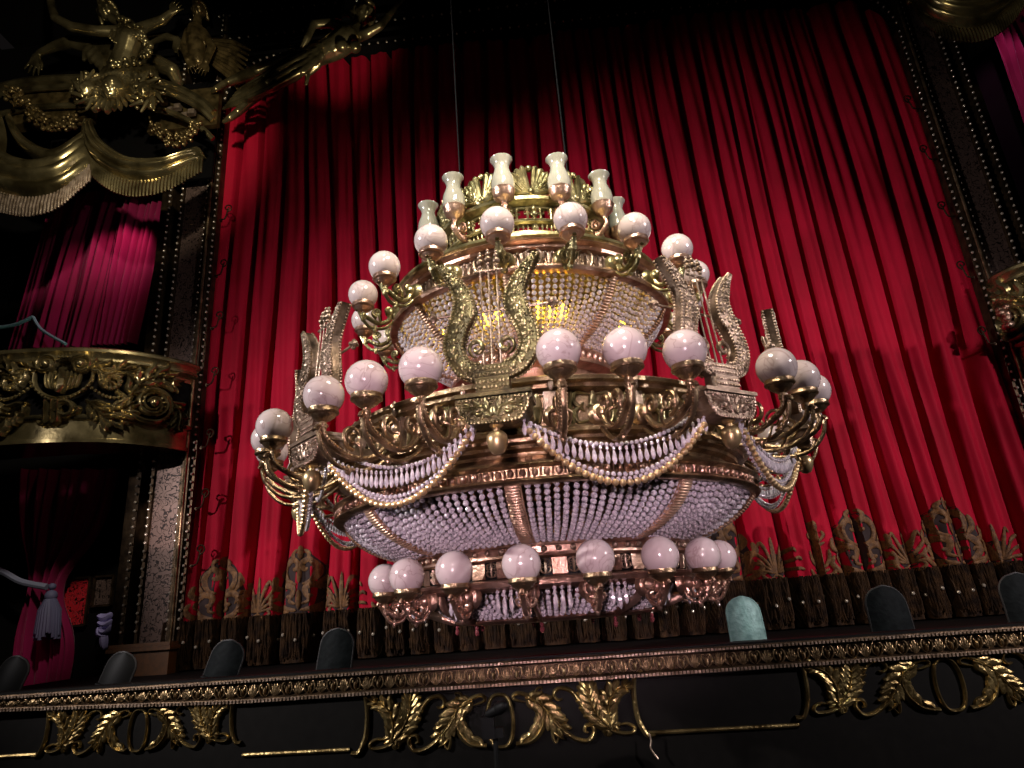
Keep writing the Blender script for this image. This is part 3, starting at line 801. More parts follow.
# acanthus panels
def acanthus_panel(uc, vc, sx_, sy_, tap=0.):
    b = MB()
    mp = lambda u_, v_, h_: (uc+u_*sx_, LY-.004-h_, vc+v_*sy_)
    q = .00241
    def c(pts, m=1): return [((px-502)*q*m, (175-py)*q) for px, py in pts]
    # oval
    ov = [(.115*cos(a)*1.0, .235*sin(a)) for a in [2*pi*i/40 for i in range(41)]]
    ov = [((abs(p[0])/.115)**.7*.115*(1 if p[0] > 0 else -1), p[1]) for p in ov]
    ribbon(b, ov, .018, mp, .03, n=1, taper=False)
    for m in (1, -1):
        ribbon(b, c([(600, 112), (560, 100), (558, 82), (585, 78), (640, 108), (700, 190), (760, 250), (815, 268), (842, 240), (838, 215), (815, 212), (808, 232), (822, 238)], m), .022, mp, .035, n=6, ease=.3)
        leaf(b, c([(600, 95), (650, 118), (690, 170), (735, 225)], m), .115, mp, .032, 6, sides=(1, -1), lw=.75)
        leaf(b, c([(556, 265), (610, 255), (650, 215), (668, 160), (660, 120)], m), .11, mp, .032, 5, sides=(m,), stemw=.022, lw=.72)
        ribbon(b, c([(690, 175), (698, 230), (735, 258)], m), .016, mp, .03)
        ribbon(b, c([(690, 185), (690, 240), (700, 268), (715, 245)], m), .014, mp, .03)
        ribbon(b, c([(660, 75), (665, 62), (650, 62), (640, 78), (655, 95), (675, 85)], m), .012, mp, .028)
        ribbon(b, c([(738, 108), (722, 112), (708, 98), (712, 78), (735, 68), (775, 85), (815, 150), (865, 205), (920, 242), (975, 250), (990, 232), (965, 215), (935, 218)], m), .021, mp, .034, n=6, ease=.3)
        leaf(b, c([(800, 125), (850, 165), (890, 205), (905, 225)], m), .10, mp, .03, 5, sides=(-m, m), lw=.7)
        leaf(b, c([(905, 228), (865, 180), (838, 120), (832, 62)], m), .12, mp, .036, 7, lw=.75)
        leaf(b, c([(905, 228), (900, 160), (925, 100), (985, 66)], m), .11, mp, .036, 6, lw=.72, stemw=.026)
        ribbon(b, c([(895, 255), (880, 250), (885, 235), (905, 238), (925, 228)], m), .012, mp, .03)
        # end frame
        ribbon(b, c([(1040, 22), (1010, 45), (1000, 110), (1004, 190), (1020, 240), (1036, 262), (1060, 262)], m), .024, mp, .035, n=6, taper=False)
    return b
pl = [(-.66, .655, 1.0, .90), (-4.0, .765, .73, .74), (3.24, .715, 1.0, .88)]
for k, (uc, vc, sx_, sy_) in enumerate(pl):
    o = acanthus_panel(uc, vc, sx_, sy_).build('gilt_acanthus_panel', M['giltstage'], front, kind='structure')
for (xa, xb, z, nm) in ((-3.0, -2.02, .50, 0), (.62, 1.92, .475, 1), (4.55, 7.5, .53, 2), (-7, -4.95, .62, 3)):
    b = MB(); b.tube([(xa, LY-.012, z+.01), (xb, LY-.012, z)], .018, 8); b.build('panel_moulding', M['giltstage'], front, kind='structure')

# footlight hoods
def hood(px, py_top, w, tint, label, tilt=0.):
    c = at(px, py_top, 7.0); zt = c.z; h = zt-1.08
    t = thing('footlight_hood', label, 'footlight hood', (c.x, 7.0, 1.08), 'rounded footlight hoods along the stage edge')
    b = MB(); W = w; n = 20; K = 8; rows = []
    for i in range(n+1):
        s = i/n; zz = h*s
        k = zz-(h-W*.95)
        hw = W if k <= 0 else W*sqrt(max(0, 1-(k/(W*.95))**2))
        hw = max(hw, .012)*(1+.06*(1-s)); rows.append((hw, zz))
    for y0 in (0, .022):
        for hw, zz in rows:
            for j in range(K+1):
                u_ = -1+2*j/K; b.v.append(V((u_*hw, y0+.05*u_*u_*hw/W-.03+.06*(zz/h)**2, zz)))
    m_ = (n+1)*(K+1)
    for i in range(n):
        for j in range(K):
            a = i*(K+1)+j; b.f.append((a, a+1, a+K+2, a+K+1)); b.f.append((m_+a, m_+a+K+1, m_+a+K+2, m_+a+1))
    for i in range(n):
        for j in (0, K):
            a = i*(K+1)+j; b.f.append((a, a+K+1, m_+a+K+1, m_+a))
    o = b.build('hood_shell', tint, t)
    e = MB(); pts = [V((-hw, .05*hw/W-.03+.06*(zz/h)**2+.01, zz)) for hw, zz in rows]+[V((hw, .05*hw/W-.03+.06*(zz/h)**2+.01, zz)) for hw, zz in rows[::-1]]
    e.tube(pts, .013, 6); e.build('hood_rim', tint if tint == M['teal'] else M['cable'], t)
    f = MB(); f.box((0, .06, .02), (W*2.1, .18, .04)); f.tube([(-W*.8, .10, .07), (W*.8, .10, .07)], .03, 8); f.build('lamp_base', M['black'], t)
    t.rotation_euler = (0, tilt, 0)
hood(742, 597, .158, M['teal'], 'pale teal footlight hood with scuffed face, brightest of the hoods')
hood(884, 586, .185, M['slate'], 'dark slate footlight hood between the teal hood and the one at the frame edge')
hood(1018, 573, .185, M['slate'], 'dark footlight hood cut by the right frame edge')
hood(220, 640, .165, M['slate'], 'grey footlight hood beside the pillar plinth with light edge', radians(15))
hood(333, 629, .165, M['slate'], 'black footlight hood in front of the brown curtain fringe below the globes', radians(6))
hood(114, 652, .15, M['black'], 'black footlight hood with thin lit edge in front of the brown plinth', radians(16))
hood(6, 656, .15, M['black'], 'black footlight hood cut by the left frame edge', radians(16))

# clip-on lamp / microphone on stand in front of the middle panel
c = at(497, 768, 5.9)
t = thing('microphone_stand', 'black microphone stand with clip head in front of middle gilt oval', 'microphone stand', (c.x, 5.9, 0))
x0, z1 = c.x, at(497, 735, 5.9).z
b = MB(); b.tube([(0, 0, .03), (0, 0, z1)], .02, 10); b.build('pole', M['black'], t)
b = MB(); b.lathe([(0, .045), (.06, .04), (.16, .02), (.17, 0)], 24); b.build('base', M['black'], t)
b = MB(); b.box((-.05, -.01, z1+.06), (.10, .07, .16)); b.box((.03, 0, z1+.02), (.08, .08, .07)); b.capsule((-.04, -.02, z1+.16), (.05, -.06, z1+.20), .035, .045, 12); b.build('clip_head', M['black'], t)
b = MB(); b.capsule((.05, -.06, z1+.20), (.09, -.09, z1+.22), .05, .04, 12); b.build('microphone', M['black'], t)
b = MB(); p = at(649, 733, 6.42); b.tube(smooth([p, p+V((.01, 0, -.06)), p+V((.0, 0, -.12)), p+V((.05, 0, -.20))], 5), .008, 6)
tag(b.build('hanging_cord', M['pale']), 'short frayed cord hanging from the stage front moulding', 'cord')

# ================================================================== PROSCENIUM
PX0, PX1 = -5.22, 6.47     # clear opening
PT = 11.25                 # head of opening
def stud_row(pts, r=.022, sp=.118):
    b = MB(); L = 0; last = 0
    for i in range(1, len(pts)):
        d = (pts[i]-pts[i-1]).length; L += d
        while L-last >= sp: last += sp; b.sphere(pts[i].lerp(pts[i-1], (L-last)/d), r, 8, 6)
    return b
def vline(x, y, z0_, z1_): return [V((x, y, z0_)), V((x, y, z1_))]
def pillar(sgn, name):
    xi = PX0 if sgn < 0 else PX1
    X = lambda d: xi+sgn*d
    b = MB()
    def slab(d0, d1, y, z0_=1.08, z1_=13): b.box(((X(d0)+X(d1))/2, y+.3, (z0_+z1_)/2), (abs(d1-d0), .6, z1_-z0_))
    slab(0, .06, 9.22); slab(.06, .16, 9.16); slab(.20, .60, 9.24); slab(.16, .20, 9.20); slab(.60, .64, 9.20); slab(.64, .80, 9.45); slab(.80, .86, 9.20); slab(.86, 1.05, 9.3)
    o = structure(b.build(name, M['darkbrass'], smooth_=False))
    b = MB()
    b.v += [V((X(.21), 9.235, 1.48)), V((X(.59), 9.235, 1.48)), V((X(.59), 9.235, 13)), V((X(.21), 9.235, 13))]; b.f.append((0, 1, 2, 3) if sgn > 0 else (3, 2, 1, 0))
    b.build('filigree_panel', M['filigree'], o, kind='structure')
    for d, y in ((.03, 9.20), (.18, 9.18), (.62, 9.18), (.83, 9.18)):
        stud_row(vline(X(d), y, 1.52, 10.4 if d < .1 else 12.5)).build('stud_row', M['stud'], o, kind='structure')
    b = MB(); b.tube([(X(.105), 9.15, 1.48), (X(.105), 9.15, 12.5)], .022, 8); b.build('bead_moulding', M['brass'], o, kind='structure')
    b = MB(); b.box((X(.43), 9.30, 1.225), (.80, .55, .33)); b.build('plinth', M['wood'], o, kind='structure', smooth_=False)
    b = MB(); b.box((X(.43), 9.28, 1.41), (.88, .62, .05)); b.box((X(.43), 9.28, 1.46), (.84, .58, .045)); b.build('plinth_cap', M['wood'], o, kind='structure', smooth_=False)
    return o
pillar(-1, 'trim_2'); pillar(1, 'trim_3')
b = MB(); b.box((.62, 9.5, 12.35), (14.5, .6, 1.9))
for z, y in ((11.45, 9.14), (11.62, 9.10), (12.0, 9.12), (12.6, 9.1)): b.tube([(-6.6, y, z), (7.8, y, z)], .03, 8)
# rounded upper corners
for sgn, xi in ((-1, PX0), (1, PX1)):
    o_ = len(b.v); n = 14; rad = 1.0
    pts = [V((xi-sgn*rad*(1-cos(pi/2*i/n)), 0, PT+.18-rad+rad*sin(pi/2*i/n))) for i in range(n+1)]
    for y in (9.21, 9.5):
        for p in pts: b.v.append(V((p.x, y, p.z)))
        b.v.append(V((xi, y, PT+.2)))
    for i in range(n):
        b.f.append((o_+i, o_+i+1, o_+n+1)); b.f.append((o_+i, o_+i+n+2, o_+i+n+3, o_+i+1))
head = structure(b.build('trim_4', M['void'], smooth_=False))
n = 14
for sgn, xi in ((-1, PX0), (1, PX1)):
    pts = [V((xi+sgn*.03-sgn*1.0*(1-cos(pi/2*i/n)), 9.19, 10.42+1.0*sin(pi/2*i/n))) for i in range(n+1)]
    stud_row(pts, .024, .13).build('stud_row', M['stud'], head, kind='structure')
stud_row([V((PX0+1, 9.19, 11.42)), V((PX1-1, 9.19, 11.42))], .02, .16).build('stud_row', M['stud'], head, kind='structure')
stud_row([V((PX0-.8, 9.07, 11.78)), V((PX1+.8, 9.07, 11.78))], .024, .17).build('stud_row', M['stud'], head, kind='structure')
stud_row([V((PX0-.8, 9.07, 12.35)), V((PX1+.8, 9.07, 12.35))], .024, .2).build('stud_row', M['stud'], head, kind='structure')
# dark shell around
for nm, c_, d_ in (('wall_back', (.6, 10.9, 6.5), (22, .1, 13.4)), ('wall_left', (-10.6, 5, 6.5), (.1, 12, 13.4)), ('wall_right', (11.8, 5, 6.5), (.1, 12, 13.4)), ('ceiling', (.6, 5, 13.4), (22, 12, .1))):
    b = MB(); b.box(c_, d_); structure(b.build(nm, M['void'], smooth_=False))

b = MB(); b.box((-8.55, 10.0, 6.5), (4.5, .1, 13.4)); structure(b.build('wall_1', M['void'], smooth_=False))
b = MB(); b.box((9.8, 10.0, 6.5), (4.5, .1, 13.4)); structure(b.build('wall_2', M['void'], smooth_=False))
# scroll hooks on the jambs
ordl = ['topmost', 'second from top', 'third from top', 'fourth from top', 'fifth from top', 'second from bottom', 'lowest']
def hook(x, z, sgn, label, grp):
    t = thing('jamb_hook', label, 'hook', (x, 9.2, z), grp)
    b = MB(); mp = lambda u_, v_, h_: (sgn*u_, -.05-h_, v_)
    ribbon(b, [(-.06, -.12), (.02, -.10), (.05, .0), (.06, .08)], .012, mp, .012, full=True, taper=False)
    ribbon(b, spiral(.055, .10, .075, .015, -pi/2, 1.3), .011, mp, .012, n=1, full=True, taper=False)
    b.build('scroll', M['darkbrass'], t)
    b = MB(); b.tube([(-.06*sgn, -.05, -.12), (-.06*sgn, .0, -.12)], .02, 8); b.build('socket', M['darkbrass'], t)
for i, (px, py) in enumerate([(226, 215), (222, 270), (218, 322), (214, 378), (210, 440), (205, 500), (209, 556)]):
    p = at(px, py, 9.2); hook(PX0+.16, p.z, 1, 'small dark scroll hook on the left jamb of red curtain, '+ordl[i], 'scroll hooks on the left jamb')
for i, (px, py) in enumerate([(914, 105), (930, 155), (945, 212), (963, 272), (981, 338)]):
    p = at(px, py, 9.2); hook(PX1-.16, p.z, -1, 'small dark scroll hook on the right jamb of red curtain, '+(ordl[i] if i < 4 else 'lowest'), 'scroll hooks on the right jamb')

# ================================================================== BOX BALCONIES
def on_path(path, R0=0.):
    S = [0.]
    for i in range(1, len(path)): S.append(S[-1]+(path[i]-path[i-1]).length)
    def f(u_, v_, h_):
        u_ = min(max(u_, 0), S[-1]-1e-6); i = next(k for k in range(len(S)-1) if S[k+1] > u_)
        t = (path[i+1]-path[i]).normalized(); w = t.cross(V((0, 0, 1))); p = path[i].lerp(path[i+1], (u_-S[i])/(S[i+1]-S[i]))
        return p+w*(h_+R0)+V((0, 0, v_))
    return f, S
def balcony(ctrl, zb, zt, root, m, cart_u):
    path = smooth([V((x, y, 0)) for x, y in ctrl], 12)
    H = zt-zb
    b = MB()
    prof_top = [(-.25, zt), (-.02, zt+.01), (.07, zt), (.10, zt-.03), (.10, zt-.07), (.06, zt-.10), (.045, zt-.14), (.07, zt-.16), (.07, zt-.19), (.02, zt-.22), (-.02, zt-.24), (-.02, zt-.30)]
    b.sweep(path, prof_top); part(b, 'handrail', m, root)
    b = MB(); b.sweep(path, [(-.03, zt-.28), (-.06, zb+.36)]); part(b, 'backing_panel', M['void'], root)
    b = MB(); b.sweep(path, [(-.05, zb+.40), (.02, zb+.39), (.06, zb+.36), (.05, zb+.33), (.0, zb+.30), (.0, zb+.06), (.02, zb+.05), (.02, zb), (-.1, zb), (-.9, zb+.05)]); part(b, 'fascia', m, root)
    f, S = on_path(path)
    return f, S
# left balcony
ctrlL = [(-10.4, 8.05), (-9.4, 8.02), (-8.3, 7.98), (-7.3, 8.0), (-6.5, 8.1), (-5.9, 8.35), (-5.5, 8.75), (-5.33, 9.05), (-5.33, 9.15)]
bl = thing('box_balcony', 'curved gilded box balcony with mask cartouche and scrolls beside the left pillar', 'balcony', (-7, 8.1, 4.1))
f, S = balcony(ctrlL, 4.08, 5.42, bl, M['gilt'], 0)
def u_at_px(px, path_ctrl, f, S, z):
    best = None
    for i in range(400):
        u_ = S[-1]*i/399; p = f(u_, z, 0); d = p-CAM; w = d.dot(CF); q = 512+FPX*d.dot(CR)/w
        if best is None or abs(q-px) < best[0]: best = (abs(q-px), u_)
    return best[1]
def cartouche(f, uc, vc, s, m, root):
    mp = lambda u_, v_, h_: f(uc+u_*s, vc+v_*s, .03+h_*s)
    b = MB()
    for sx in (-1, 1):
        ribbon(b, [(sx*.10+sx*p[0], .34+p[1]) for p in [(q[0]*sx, q[1]) for q in spiral(.14, 0, .15, .03, pi if sx > 0 else pi, -1.7)]] if False else [(sx*(.24+q[0]), .34+q[1]) for q in spiral(0, 0, .16, .03, pi*.9, -1.7)], .045, mp, .12, n=1, taper=False)
        b.sphere(mp(sx*.24, .34, .1), .06*s, 10, 8)
        ribbon(b, [(sx*.02, .44), (sx*.10, .40), (sx*.12, .30)], .03, mp, .08)
        for k in range(4): # fluted shell
            ribbon(b, [(sx*(.06+.06*k), .26), (sx*(.06+.055*k), .08), (sx*(.04+.05*k), -.10+.02*k)], .034, mp, .07+.02*(3-k)/3, n=5)
        ribbon(b, [(sx*.0, -.20), (sx*.16, -.17), (sx*.32, -.06), (sx*.40, .10), (sx*.40, .28)], .03, mp, .07, n=5, taper=False)
        for k in range(9):
            t = k/8; b.sphere(mp(sx*(.02+.40*t), -.24+.30*t*t, .07), .026*s, 8, 6)
        leaf(b, [(sx*.34, .26), (sx*.46, .30), (sx*.58, .20), (sx*.66, .02)], .17, mp, .10, 5, lw=.6)
    ribbon(b, [(0, .24), (0, .04), (0, -.14)], lambda t: .02+.07*sin(pi*(.1+.8*t)), mp, .16, n=6)
    for k in range(4): b.sphere(mp(-.08+.055*k, .46, .07), .03*s, 8, 6)
    part(b, 'mask_cartouche', m, root)
    b = MB() # scrolled tail under the mask
    for k in range(3):
        u_ = -.16+.09*k; ribbon(b, [(u_, -.24), (u_+.01, -.40), (u_+.03, -.55), (u_-.03, -.62), (u_-.05, -.57)], .03, mp, .12, n=6, taper=False)
    ribbon(b, [(.10+q[0], -.40+q[1]) for q in spiral(0, 0, .16, .04, pi, -1.2)], .05, mp, .11, n=1, taper=False)
    ribbon(b, [(.18, -.40), (.30, -.36), (.24, -.46), (.16, -.44)], .04, mp, .10)
    part(b, 'ribbon_tail', m, root)
def side_scroll(f, uc, vc, s, sx, m, root, small=False):
    mp = lambda u_, v_, h_: f(uc+u_*s*sx, vc+v_*s, .02+h_*s)
    b = MB()
    ribbon(b, [(-.45, .02), (-.30, -.10), (-.26, -.28), (-.10, -.36)]+[(0+q[0], -.10+q[1]) for q in spiral(0, 0, .27, .05, -pi*.45, 1.7, 26)], .042, mp, .10, n=2, taper=False)
    ribbon(b, [(q[0], -.10+q[1]) for q in spiral(0, 0, .20, .04, -pi*.45, 1.5, 26)], .02, mp, .13, n=1, taper=False)
    b.sphere(mp(0, -.10, .1), .06*s, 10, 8)
    leaf(b, [(-.30, -.05), (-.16, .20), (.05, .30), (.28, .24)], .20, mp, .10, 6, lw=.6)
    leaf(b, [(.25, -.05), (.34, -.20), (.34, -.38)], .14, mp, .10, 4, lw=.6)
    ribbon(b, [(.24, -.06), (.40, -.04)], .045, mp, .12, taper=False); ribbon(b, [(.24, -.13), (.40, -.12)], .03, mp, .12, taper=False)
    for k in range(10): a = k/9*pi*1.4-pi*.4; b.sphere(mp(.14*cos(a), -.10+.14*sin(a), .08), .02*s, 6, 5)
    part(b, 'volute', m, root)
def rosette_cluster(f, uc, vc, s, sx, m, root):
    mp = lambda u_, v_, h_: f(uc+u_*s*sx, vc+v_*s, .02+h_*s)
    b = MB()
    ribbon(b, spiral(0, .10, .17, .04, pi*.2, 1.5), .035, mp, .09, n=1, taper=False)
    for k in range(12): a = k/12*2*pi; b.sphere(mp(.11*cos(a), .10+.11*sin(a), .07), .028*s, 8, 6)
    for k in range(9): t = k/8; b.sphere(mp(-.26+.36*t, .02-.16*sin(pi*t*.6), .05), .026*s, 8, 6)
    leaf(b, [(-.25, -.20), (-.05, -.34), (.14, -.30), (.26, -.20)], .19, mp, .10, 5, lw=.62)
    leaf(b, [(-.02, .18), (.10, .27), (.26, .25)], .14, mp, .10, 4, lw=.62)
    leaf(b, [(-.15, -.30), (.0, -.44), (.18, -.44)], .15, mp, .10, 4, lw=.62)
    part(b, 'leaf_rosette', m, root)
uc = u_at_px(63, ctrlL, f, S, 4.9); cartouche(f, uc, 4.86, .88, M['gilt'], bl)
u2 = u_at_px(112, ctrlL, f, S, 4.85); rosette_cluster(f, u2, 4.84, 1.0, 1, M['gilt'], bl)
u3 = u_at_px(152, ctrlL, f, S, 4.75); side_scroll(f, u3, 4.78, 1.0, 1, M['gilt'], bl)
u4 = u_at_px(15, ctrlL, f, S, 4.85); rosette_cluster(f, u4, 4.84, 1.05, -1, M['gilt'], bl)
side_scroll(f, max(.3, u_at_px(-30, ctrlL, f, S, 4.75)), 4.78, 1.0, -1, M['gilt'], bl)
ctrlR = [(6.62, 9.15), (6.58, 8.95), (6.75, 8.65), (7.2, 8.4), (8.0, 8.2), (9.0, 8.1), (10.5, 8.1)]
br = thing('box_balcony', 'curved gilded box balcony with scrollwork cut by the right frame edge', 'balcony', (7.5, 8.3, 4.1))
f, S = balcony(ctrlR, 4.2, 5.62, br, M['gilt'], 0)
side_scroll(f, u_at_px(1012, ctrlR, f, S, 5.0), 5.0, 1.0, -1, M['gilt'], br)
rosette_cluster(f, u_at_px(1030, ctrlR, f, S, 5.0)+.3, 5.0, .9, -1, M['gilt'], br)
b = MB(); p = at(1006, 318, 8.7)
for k in range(12): b.sphere(p+V((random.uniform(-.05, .05), random.uniform(-.04, .04), random.uniform(-.15, .15))), .05, 8, 6)
tag(b.build('leaf_pendant', M['copper']), 'small pinkish gilt leaf pendant hanging on the right pillar beside balcony', 'ornament')

# ================================================================== BOX DRAPES
def drape(name, label, top, bot, Y, m, nfold, amp, root_loc, waist=None, group=None):
    t = thing(name, label, 'curtain', root_loc, group)
    b = MB(); nu, nv = nfold*10, 30
    for j in range(nv+1):
        s = j/nv
        for i in range(nu+1):
            u_ = i/nu; p = V(at(*top[0], Y)).lerp(at(*top[1], Y), u_); q = V(at(*bot[0], Y)).lerp(at(*bot[1], Y), u_)
            r = p.lerp(q, s)
            if waist:
                wx, ww, ws = waist; g_ = math.exp(-((s-ws)/.18)**2); wp = at(*wx, Y)
                r.x = r.x*(1-g_*ww)+(wp.x)*g_*ww
            r.y = Y-amp*(.55+.6*noise.noise(V((u_*9, s*.5, 6))))*abs(sin(pi*(u_*nfold+.9*noise.noise(V((u_*5, s*.8, 2))))))**.7+.05*noise.noise(V((u_*6, s*2, 8))); b.v.append(r)
    for j in range(nv):
        for i in range(nu): a = j*(nu+1)+i; b.f.append((a, a+1, a+nu+2, a+nu+1))
    part(b, 'velvet', m, t); return t
drape('box_curtain', 'magenta lit box curtain gathered above the left balcony', [(70, 150), (178, 150)], [(8, 355), (140, 345)], 9.75, M['plum'], 19, .22, (-7.3, 9.75, 6))
t2 = drape('box_curtain', 'dark magenta box curtain tied back with a pale rope, below left balcony', [(20, 470), (120, 470)], [(12, 705), (66, 705)], 9.75, M['plum'], 10, .18, (-7.4, 9.75, 1), waist=((42, 590), .55, .52))
drape('box_curtain', 'purple lit box curtain at the upper right frame edge', [(985, 20), (1040, 0)], [(1032, 150), (1100, 120)], 9.75, M['plum'], 7, .16, (8.4, 9.75, 8))
# tieback rope and tassel
t = thing('curtain_tieback', 'pale rope tieback with grey lilac tassel on lower left box curtain', 'tieback', tuple(at(47, 587, 9.5)))
b = MB(); b.tube(smooth([at(-12, 566, 9.5), at(5, 573, 9.5), at(22, 582, 9.48), at(47, 587, 9.48)], 8), .045, 8); part(b, 'rope', M['cord'], t)
b = MB(); p = at(51, 596, 9.48); b.sphere(p, .085, 12, 8); b.sphere(p+V((0, 0, .13)), .05, 10, 7)
q = at(47, 636, 9.48)
for k in range(22):
    a = 2*pi*k/22; rr = .13
    b.tube([p+V((cos(a)*.05, sin(a)*.05, -.05)), p.lerp(q, .35)+V((cos(a)*.13, sin(a)*.09, 0)), q+V((cos(a)*.16, sin(a)*.10, .05*sin(k*5)))], .03, 6)
part(b, 'tassel', M['tassel'], t)
b = MB(); b.tube(smooth([at(-6, 328, 9.4), at(14, 325, 9.4), at(33, 317, 9.4)], 6), .03, 6); b.tube(smooth([at(33, 317, 9.4), at(42, 330, 9.4), at(66, 344, 9.4)], 6), .026, 6)
tag(b.build('tieback_cord', M['tealcord']), 'thin teal cord swagged above the left balcony rail', 'cord')
def panel_rect(px0, py0, px1, py1, Y, name, m, label, cat):
    a, c = at(px0, py0, Y), at(px1, py1, Y)
    t = thing(name, label, cat, ((a.x+c.x)/2, Y, c.z))
    b = MB(); b.box(((a.x+c.x)/2, Y, (a.z+c.z)/2), (abs(c.x-a.x), .04, abs(a.z-c.z))); part(b, 'damask', m, t)
    b = MB(); w = .03
    for x in (a.x, c.x): b.box((x, Y-.03, (a.z+c.z)/2), (w, .05, abs(a.z-c.z)))
    for z in (a.z, c.z): b.box(((a.x+c.x)/2, Y-.03, z), (abs(c.x-a.x), .05, w))
    part(b, 'border', M['darkbrass'], t)
panel_rect(67, 579, 86, 625, 9.93, 'damask_panel', M['damask'], 'red damask wall panel beside the lilac tassel', 'panel')
panel_rect(97, 577, 112, 605, 9.93, 'damask_panel', M['filigree'], 'small dim gilt damask panel left of the pillar studs', 'panel')
# lilac lit scrolled ornament
t = thing('scrolled_bracket', 'lilac lit white scrolled bracket low beside the left pillar', 'ornament', tuple(at(105, 650, 9.85)))
c = at(105, 625, 9.85)
mp = lambda u_, v_, h_: (c.x+u_, c.y-h_, c.z+v_)
b = MB()
ribbon(b, [(-.12, .14), (.0, .10), (.10, .16)], .06, mp, .08); ribbon(b, [(-.10, .05), (.02, .0), (.13, .06)], .055, mp, .09)
ribbon(b, [(.12, .0), (.05, -.10), (-.03, -.06), (.02, .0)], .035, mp, .1); ribbon(b, [(.0, -.08), (.02, -.22), (.05, -.34)], .06, mp, .07)
ribbon(b, [(-.08, -.02), (-.05, -.12), (.06, -.16)], .05, mp, .08)
part(b, 'scroll', M['lilac'], t)
b = MB(); b.box((c.x, c.y+.06, c.z-.1), (.20, .08, .6)); part(b, 'back_plate', M['void'], t)

# ================================================================== GILDED FIGURES (built as one continuous skin each)
PXM = .0161
def remesh(o, vox=.03, it=3):
    m = o.modifiers.new('skin', 'REMESH'); m.mode = 'VOXEL'; m.voxel_size = vox; m.use_smooth_shade = True
    s = o.modifiers.new('relax', 'SMOOTH'); s.iterations = it; s.factor = .5
def limb(b, pts, rads, Y, seg=12):
    P = [at(p[0], p[1], Y-(p[2] if len(p) > 2 else 0)) for p in pts]
    for i in range(len(P)-1): b.capsule(P[i], P[i+1], rads[i]*PXM, rads[i+1]*PXM, seg)
def hand(b, wrist, dirv, Y, s=1., spread=1., curl=.0, flip=1):
    # wrist px, direction px (unit), palm + five fingers
    dx, dy = dirv; L = sqrt(dx*dx+dy*dy); dx, dy = dx/L, dy/L; nx_, ny_ = -dy*flip, dx*flip
    k = lambda a, c, d=0: at(wrist[0]+(dx*a+nx_*c)*s, wrist[1]+(dy*a+ny_*c)*s, Y-d*PXM*s)
    r = PXM*s
    for c in (-3.2, -1.1, 1.1, 3.2): b.capsule(k(0, c*.5), k(8, c), 2.4*r, 2.0*r, 8)
    for c, Lf in ((-4.6, 8.6), (-1.6, 10.4), (1.6, 9.8), (4.6, 7.4)):
        c2 = c*(1+.30*spread)
        b.capsule(k(8, c), k(8+Lf*.5, c2*.95+.0, curl*1.5), 1.3*r, 1.15*r, 8); b.capsule(k(8+Lf*.5, c2*.95, curl*1.5), k(8+Lf*(1-.35*curl), c2*1.12, curl*4.5), 1.15*r, .8*r, 8)
    b.capsule(k(2, -3), k(5.5, -6.5*1, .8), 1.7*r, 1.5*r, 8); b.capsule(k(5.5, -6.5, .8), k(10, -7.6, 1.6), 1.5*r, 1.1*r, 8)
def face_head(b, c, r, Y, look, tilt=0.):
    # head centre px, radius px, look = px offset of the face direction
    C = at(c[0], c[1], Y); R = r*PXM
    F = V((look[0], -abs(look[2]), look[1])).normalized(); U0 = V((sin(tilt), 0, cos(tilt))); Sd = F.cross(U0).normalized(); U_ = Sd.cross(F).normalized()
    W = lambda s_, u_, f_: C+Sd*(s_*R)+U_*(u_*R)+F*(f_*R)
    rot = Matrix((Sd, F, U_)).transposed()
    b.sphere(W(0, .1, 0), (R*.80, R*.95, R*1.0), 16, 12, rot=rot); b.sphere(W(0, -.42, .25), (R*.55, R*.55, R*.62), 14, 10, rot=rot)
    b.sphere(W(0, -.10, .92), (R*.13, R*.2, R*.26), 10, 8, rot=rot); b.sphere(W(0, -.22, 1.0), (R*.17, R*.16, R*.12), 10, 8, rot=rot)
    for sx in (-1, 1):
        b.sphere(W(sx*.30, .10, .80), (R*.15, R*.12, R*.09), 10, 8, rot=rot); b.sphere(W(sx*.30, .26, .86), (R*.22, R*.12, R*.07), 10, 8, rot=rot)
        b.sphere(W(sx*.38, -.25, .62), (R*.22, R*.2, R*.22), 10, 8, rot=rot); b.sphere(W(sx*.80, -.02, .0), (R*.10, R*.2, R*.25), 10, 8, rot=rot)
    b.sphere(W(0, -.46, .84), (R*.24, R*.12, R*.07), 10, 8, rot=rot); b.sphere(W(0, -.58, .80), (R*.20, R*.14, R*.08), 10, 8, rot=rot); b.sphere(W(0, -.88, .62), (R*.22, R*.2, R*.18), 10, 8, rot=rot)
    return W, R, rot
def curls(W, R, n=46, back=True):
    h = MB(); rnd = random.Random(3)
    for k in range(n):
        a = rnd.uniform(0, 2*pi); e = rnd.uniform(.15, 1.45)
        d = (sin(a)*cos(e), sin(e), cos(a)*cos(e))
        if d[2] > .35 and d[1] < .62: continue
        h.sphere(W(d[0]*.88, .12+d[1]*1.02, d[2]*.98-.05), R*rnd.uniform(.16, .27), 8, 6)
    for sx in (-1, 1):
        for k in range(5): h.sphere(W(sx*.8, .1-.22*k, -.35-.05*k), R*.24, 8, 6)
    for k in range(10): h.sphere(W(rnd.uniform(-.5, .5), rnd.uniform(-.5, .4), -.98), R*.28, 8, 6)
    return h
